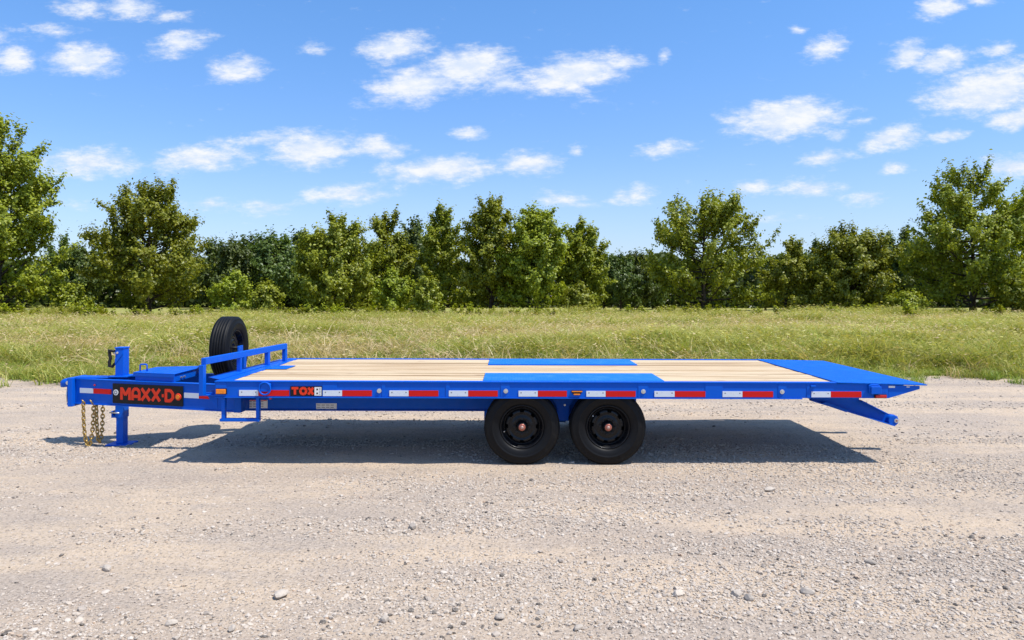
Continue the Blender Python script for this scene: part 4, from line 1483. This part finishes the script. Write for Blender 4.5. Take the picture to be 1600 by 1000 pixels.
zr = 1.120
head = MB().beam(RA + UZ * zr, RB + UZ * zr, 0.055, 0.070).build('headboard_rail', BL, T_, 0.004)
for (px, w, z0) in ((316, 0.062, 0.757), (373.5, 0.03, 0.90), (417.5, 0.062, 0.90), (444.5, 0.062, 0.90)):
    c = RA.lerp(RB, rt(px))
    d = (RB - RA).normalized()
    p0 = c - d * w * .5
    p1 = c + d * w * .5
    MB().beam(p0 + UZ * ((z0 + zr - .0355) / 2), p1 + UZ * ((z0 + zr - .0355) / 2), 0.050, zr - .0355 - z0).build('headboard_post', BL, T_, 0.003)
MB().prism(HF, [(-3.40, 0.30), (-3.19, 0.082), (-3.142, 2.50), (-3.26, 2.30)], 0.9135, 0.921).build('header_plate', BL, T_, 0.002)

# wheels
RT = 0.415
def wheel_meshes():
    tp_ = [(-.085, .238), (-.100, .246), (-.112, .262), (-.120, .300), (-.121, .318), (-.1235, .321), (-.1235, .326), (-.121, .330), (-.118, .360), (-.113, .372), (-.1145, .376), (-.110, .386), (-.102, .400), (-.092, .409)]
    tread = []
    ribs = [(-.088, -.056), (-.047, -.020), (-.011, .011), (.020, .047), (.056, .088)]
    for a, b_ in ribs:
        cr = lambda y_: .415 - 0.35 * y_ * y_
        tread += [(a - .0005, .403), (a, cr(a)), (b_, cr(b_)), (b_ + .0005, .403)]
    prof_ = tp_ + tread + [(-y_, r) for (y_, r) in reversed(tp_)]
    tyre = MB().lathe(prof_, 72)
    rp = [(-.086, .240), (-.096, .238), (-.098, .230), (-.092, .224), (-.070, .220), (-.060, .207), (-.045, .203), (-.020, .196),
          (-.028, .188), (-.044, .180), (-.052, .152), (-.046, .138), (-.040, .124), (-.050, .112), (-.052, .080), (-.048, .062)]
    holes = [i for i in range(len(rp)) if rp[i] == (-.044, .180)][0]

    def skip(i, j):
        return i == holes and (j % 9) in (3, 4, 5)
    rim = MB().lathe(rp, 72, skip)
    rim.lathe([(-.02, .196), (.04, .196), (.09, .225), (.098, .238), (.086, .240)], 72)
    back = MB().lathe([(-.010, .0), (-.010, .19), (.06, .19)], 36)
    hub = MB().lathe([(-.046, .062), (-.085, .058), (-.095, .050), (-.112, .048), (-.118, .044), (-.119, .0)], 32)
    cap = MB().lathe([(-.1185, .038), (-.126, .036), (-.128, .030), (-.1285, .0)], 24)
    capm = MB().lathe([(-.1280, .018), (-.1325, .016), (-.133, .0)], 20)
    nuts = MB()
    for k in range(8):
        a = 2 * math.pi * (k + .5) / 8
        cx, cz = .0825 * math.cos(a), .0825 * math.sin(a)
        F = (Vector((cx, -.050, cz)), UX, UZ, NY)
        nuts.prism(F, [(.0125 * math.cos(b_), .0125 * math.sin(b_)) for b_ in np.linspace(0, 2 * math.pi, 6, endpoint=False)], -.002, .026)
    valve = MB().tube([(-.150, -.04, -.12), (-.158, -.085, -.126)], .006, 6)
    return [('tyre', tyre, 'rubber'), ('brake_drum', back, 'rim'), ('hub', hub, 'rim'), ('hub_cap', cap, 'hub'), ('hub_badge', capm, 'hub_mid'), ('lug_nut', nuts, 'black'), ('valve', valve, 'zinc')], rim


subs_, rim_mb = wheel_meshes()
w0 = rim_mb.build('wheel', M['rim'], T_)
kids = []
for nm, mbx, mt in subs_:
    o = mbx.build(nm, M[mt], w0)
    if nm == 'lug_nut':
        o['kind'] = 'stuff'
    kids.append(o)
XW = (PX(815.5, 0.05), PX(950.5, 0.05))
spots = [(XW[0], 0.175, 0.410, 0), (XW[1], 0.175, 0.410, 0), (XW[0], DW - 0.175, 0.410, math.pi), (XW[1], DW - 0.175, 0.410, math.pi), (-3.71, 1.70, 1.130, math.pi / 2)]
for i, (x, y, z, rz) in enumerate(spots):
    if i == 0:
        o = w0
    else:
        o = w0.copy()
        col.objects.link(o)
        for c in kids:
            if i == 4 and c.name.split('.')[0] in ('brake_drum', 'hub', 'hub_cap', 'hub_badge', 'lug_nut'):
                continue
            q = c.copy()
            col.objects.link(q)
            q.parent = o
    o.location = (x, y, z)
    o.rotation_euler = (0, [0.4, 1.3, 0.2, 2.0, 0.9][i] * (0 if i == 4 else 1), rz)
    if i == 4:
        o.name = 'spare_wheel'
        o['label'] = 'spare wheel standing upright behind the headboard rail'
# axles and hangers
for x in XW:
    MB().tube([(x, 0.22, .41), (x, DW - .22, .41)], 0.05, 12).build('axle', BL, T_)
for y in (0.815, 1.715):
    xm = (XW[0] + XW[1]) / 2
    MB().prism((Vector((0, y, 0)), UX, UZ, NY), [(xm - .13, .4575), (xm + .13, .4575), (xm + .06, .33), (xm - .06, .33)], -0.06, 0.0).build('spring_hanger', BL, T_, 0.003)
    for x in XW:
        MB().box(x - .38, x + .38, y + .005, y + .055, 0.345, 0.36).build('leaf_spring', M['black'], T_, 0.002)
    for x in (XW[0] - .40, XW[1] + .40):
        MB().box(x - .04, x + .04, y, y + .06, 0.335, 0.4575).build('spring_hanger', BL, T_, 0.003)
# wide blue gusset seen between the wheels
xm = (XW[0] + XW[1]) / 2
MB().prism((Vector((0, 0.40, 0)), UX, UZ, NY), [(xm - .16, .729), (xm + .16, .729), (xm + .07, .58), (xm + .06, .42), (xm - .06, .42), (xm - .07, .58)], -0.05, 0.0).build('axle_hanger', BL, T_, 0.003)
disc((Vector((0, 0.40, 0)), UX, UZ, NY), xm + .02, .60, .012, 0, .012, 12).build('bolt', M['zinc'], T_, 0.002)

# spare wheel mount
mb = MB()
mb.box(-3.56, -3.50, 1.66, 1.74, 0.79, 1.03)
mb.box(-3.58, -3.5605, 1.62, 1.78, 0.98, 1.16)
mb.build('spare_mount', BL, T_, 0.004)
MB().box(-3.60, -3.13, 1.60, 1.72, 0.775, 0.7895).build('mount_foot', BL, T_, 0.003)
MB().tube([(-3.60, 1.70, 1.13), (-3.72, 1.70, 1.13)], 0.02, 8).build('mount_stud', M['black'], T_)

# rear stabiliser arms under the tail
for y, far in ((0.80, 0), (1.70, 1)):
    def ax_(px):
        return PX(px, 0.80)
    def az_(py):
        return PZ(py, 0.80)
    F = (Vector((0, y, 0)), UX, UZ, NY)
    mb = MB()
    pts = [(ax_(1268), 0.758), (ax_(1268), az_(625)), (ax_(1323), az_(641.5)), (ax_(1372), az_(657)), (ax_(1398), az_(664)), (ax_(1406), az_(662)), (ax_(1407), az_(651)), (ax_(1401), az_(648)), (ax_(1388), az_(646)), (ax_(1346), az_(625)), (ax_(1346), 0.758)]
    web = [(p[0], p[1]) for p in pts]
    mb.prism(F, web, -0.075, -0.060)
    o = mb.build('tail_arm', BL, T_, 0.003)
    fl = MB()
    for p, q in ((pts[9], pts[8]), (pts[1], pts[2]), (pts[2], pts[4])):
        fl.beam((p[0], y + .03, p[1]), (q[0], y + .03, q[1]), 0.085, 0.012)
    fl.build('flange', BL, o, 0.002)
    disc(F, ax_(1396), az_(656), 0.062, -0.085, 0.004, 24).build('pivot_boss', BL, o, 0.006)
    disc(F, ax_(1400), az_(656), 0.026, 0.004, 0.012, 16).build('bolt', M['zinc'], o, 0.002)
    disc(F, ax_(1400), az_(656), 0.011, 0.012, 0.018, 8).build('nut', M['hub'], o, 0.001)
    gp = [(ax_(1290), az_(627)), (ax_(1326), az_(640)), (ax_(1322), az_(643)), (ax_(1282), az_(629.5))]
    MB().prism(F, [gp[0], gp[1], gp[2], gp[3]], -0.055, 0.01).build('stiffener', BL, o, 0.002)

# the trailer stands very slightly nose-up
trailer.rotation_euler = (0, R(0.14), 0)
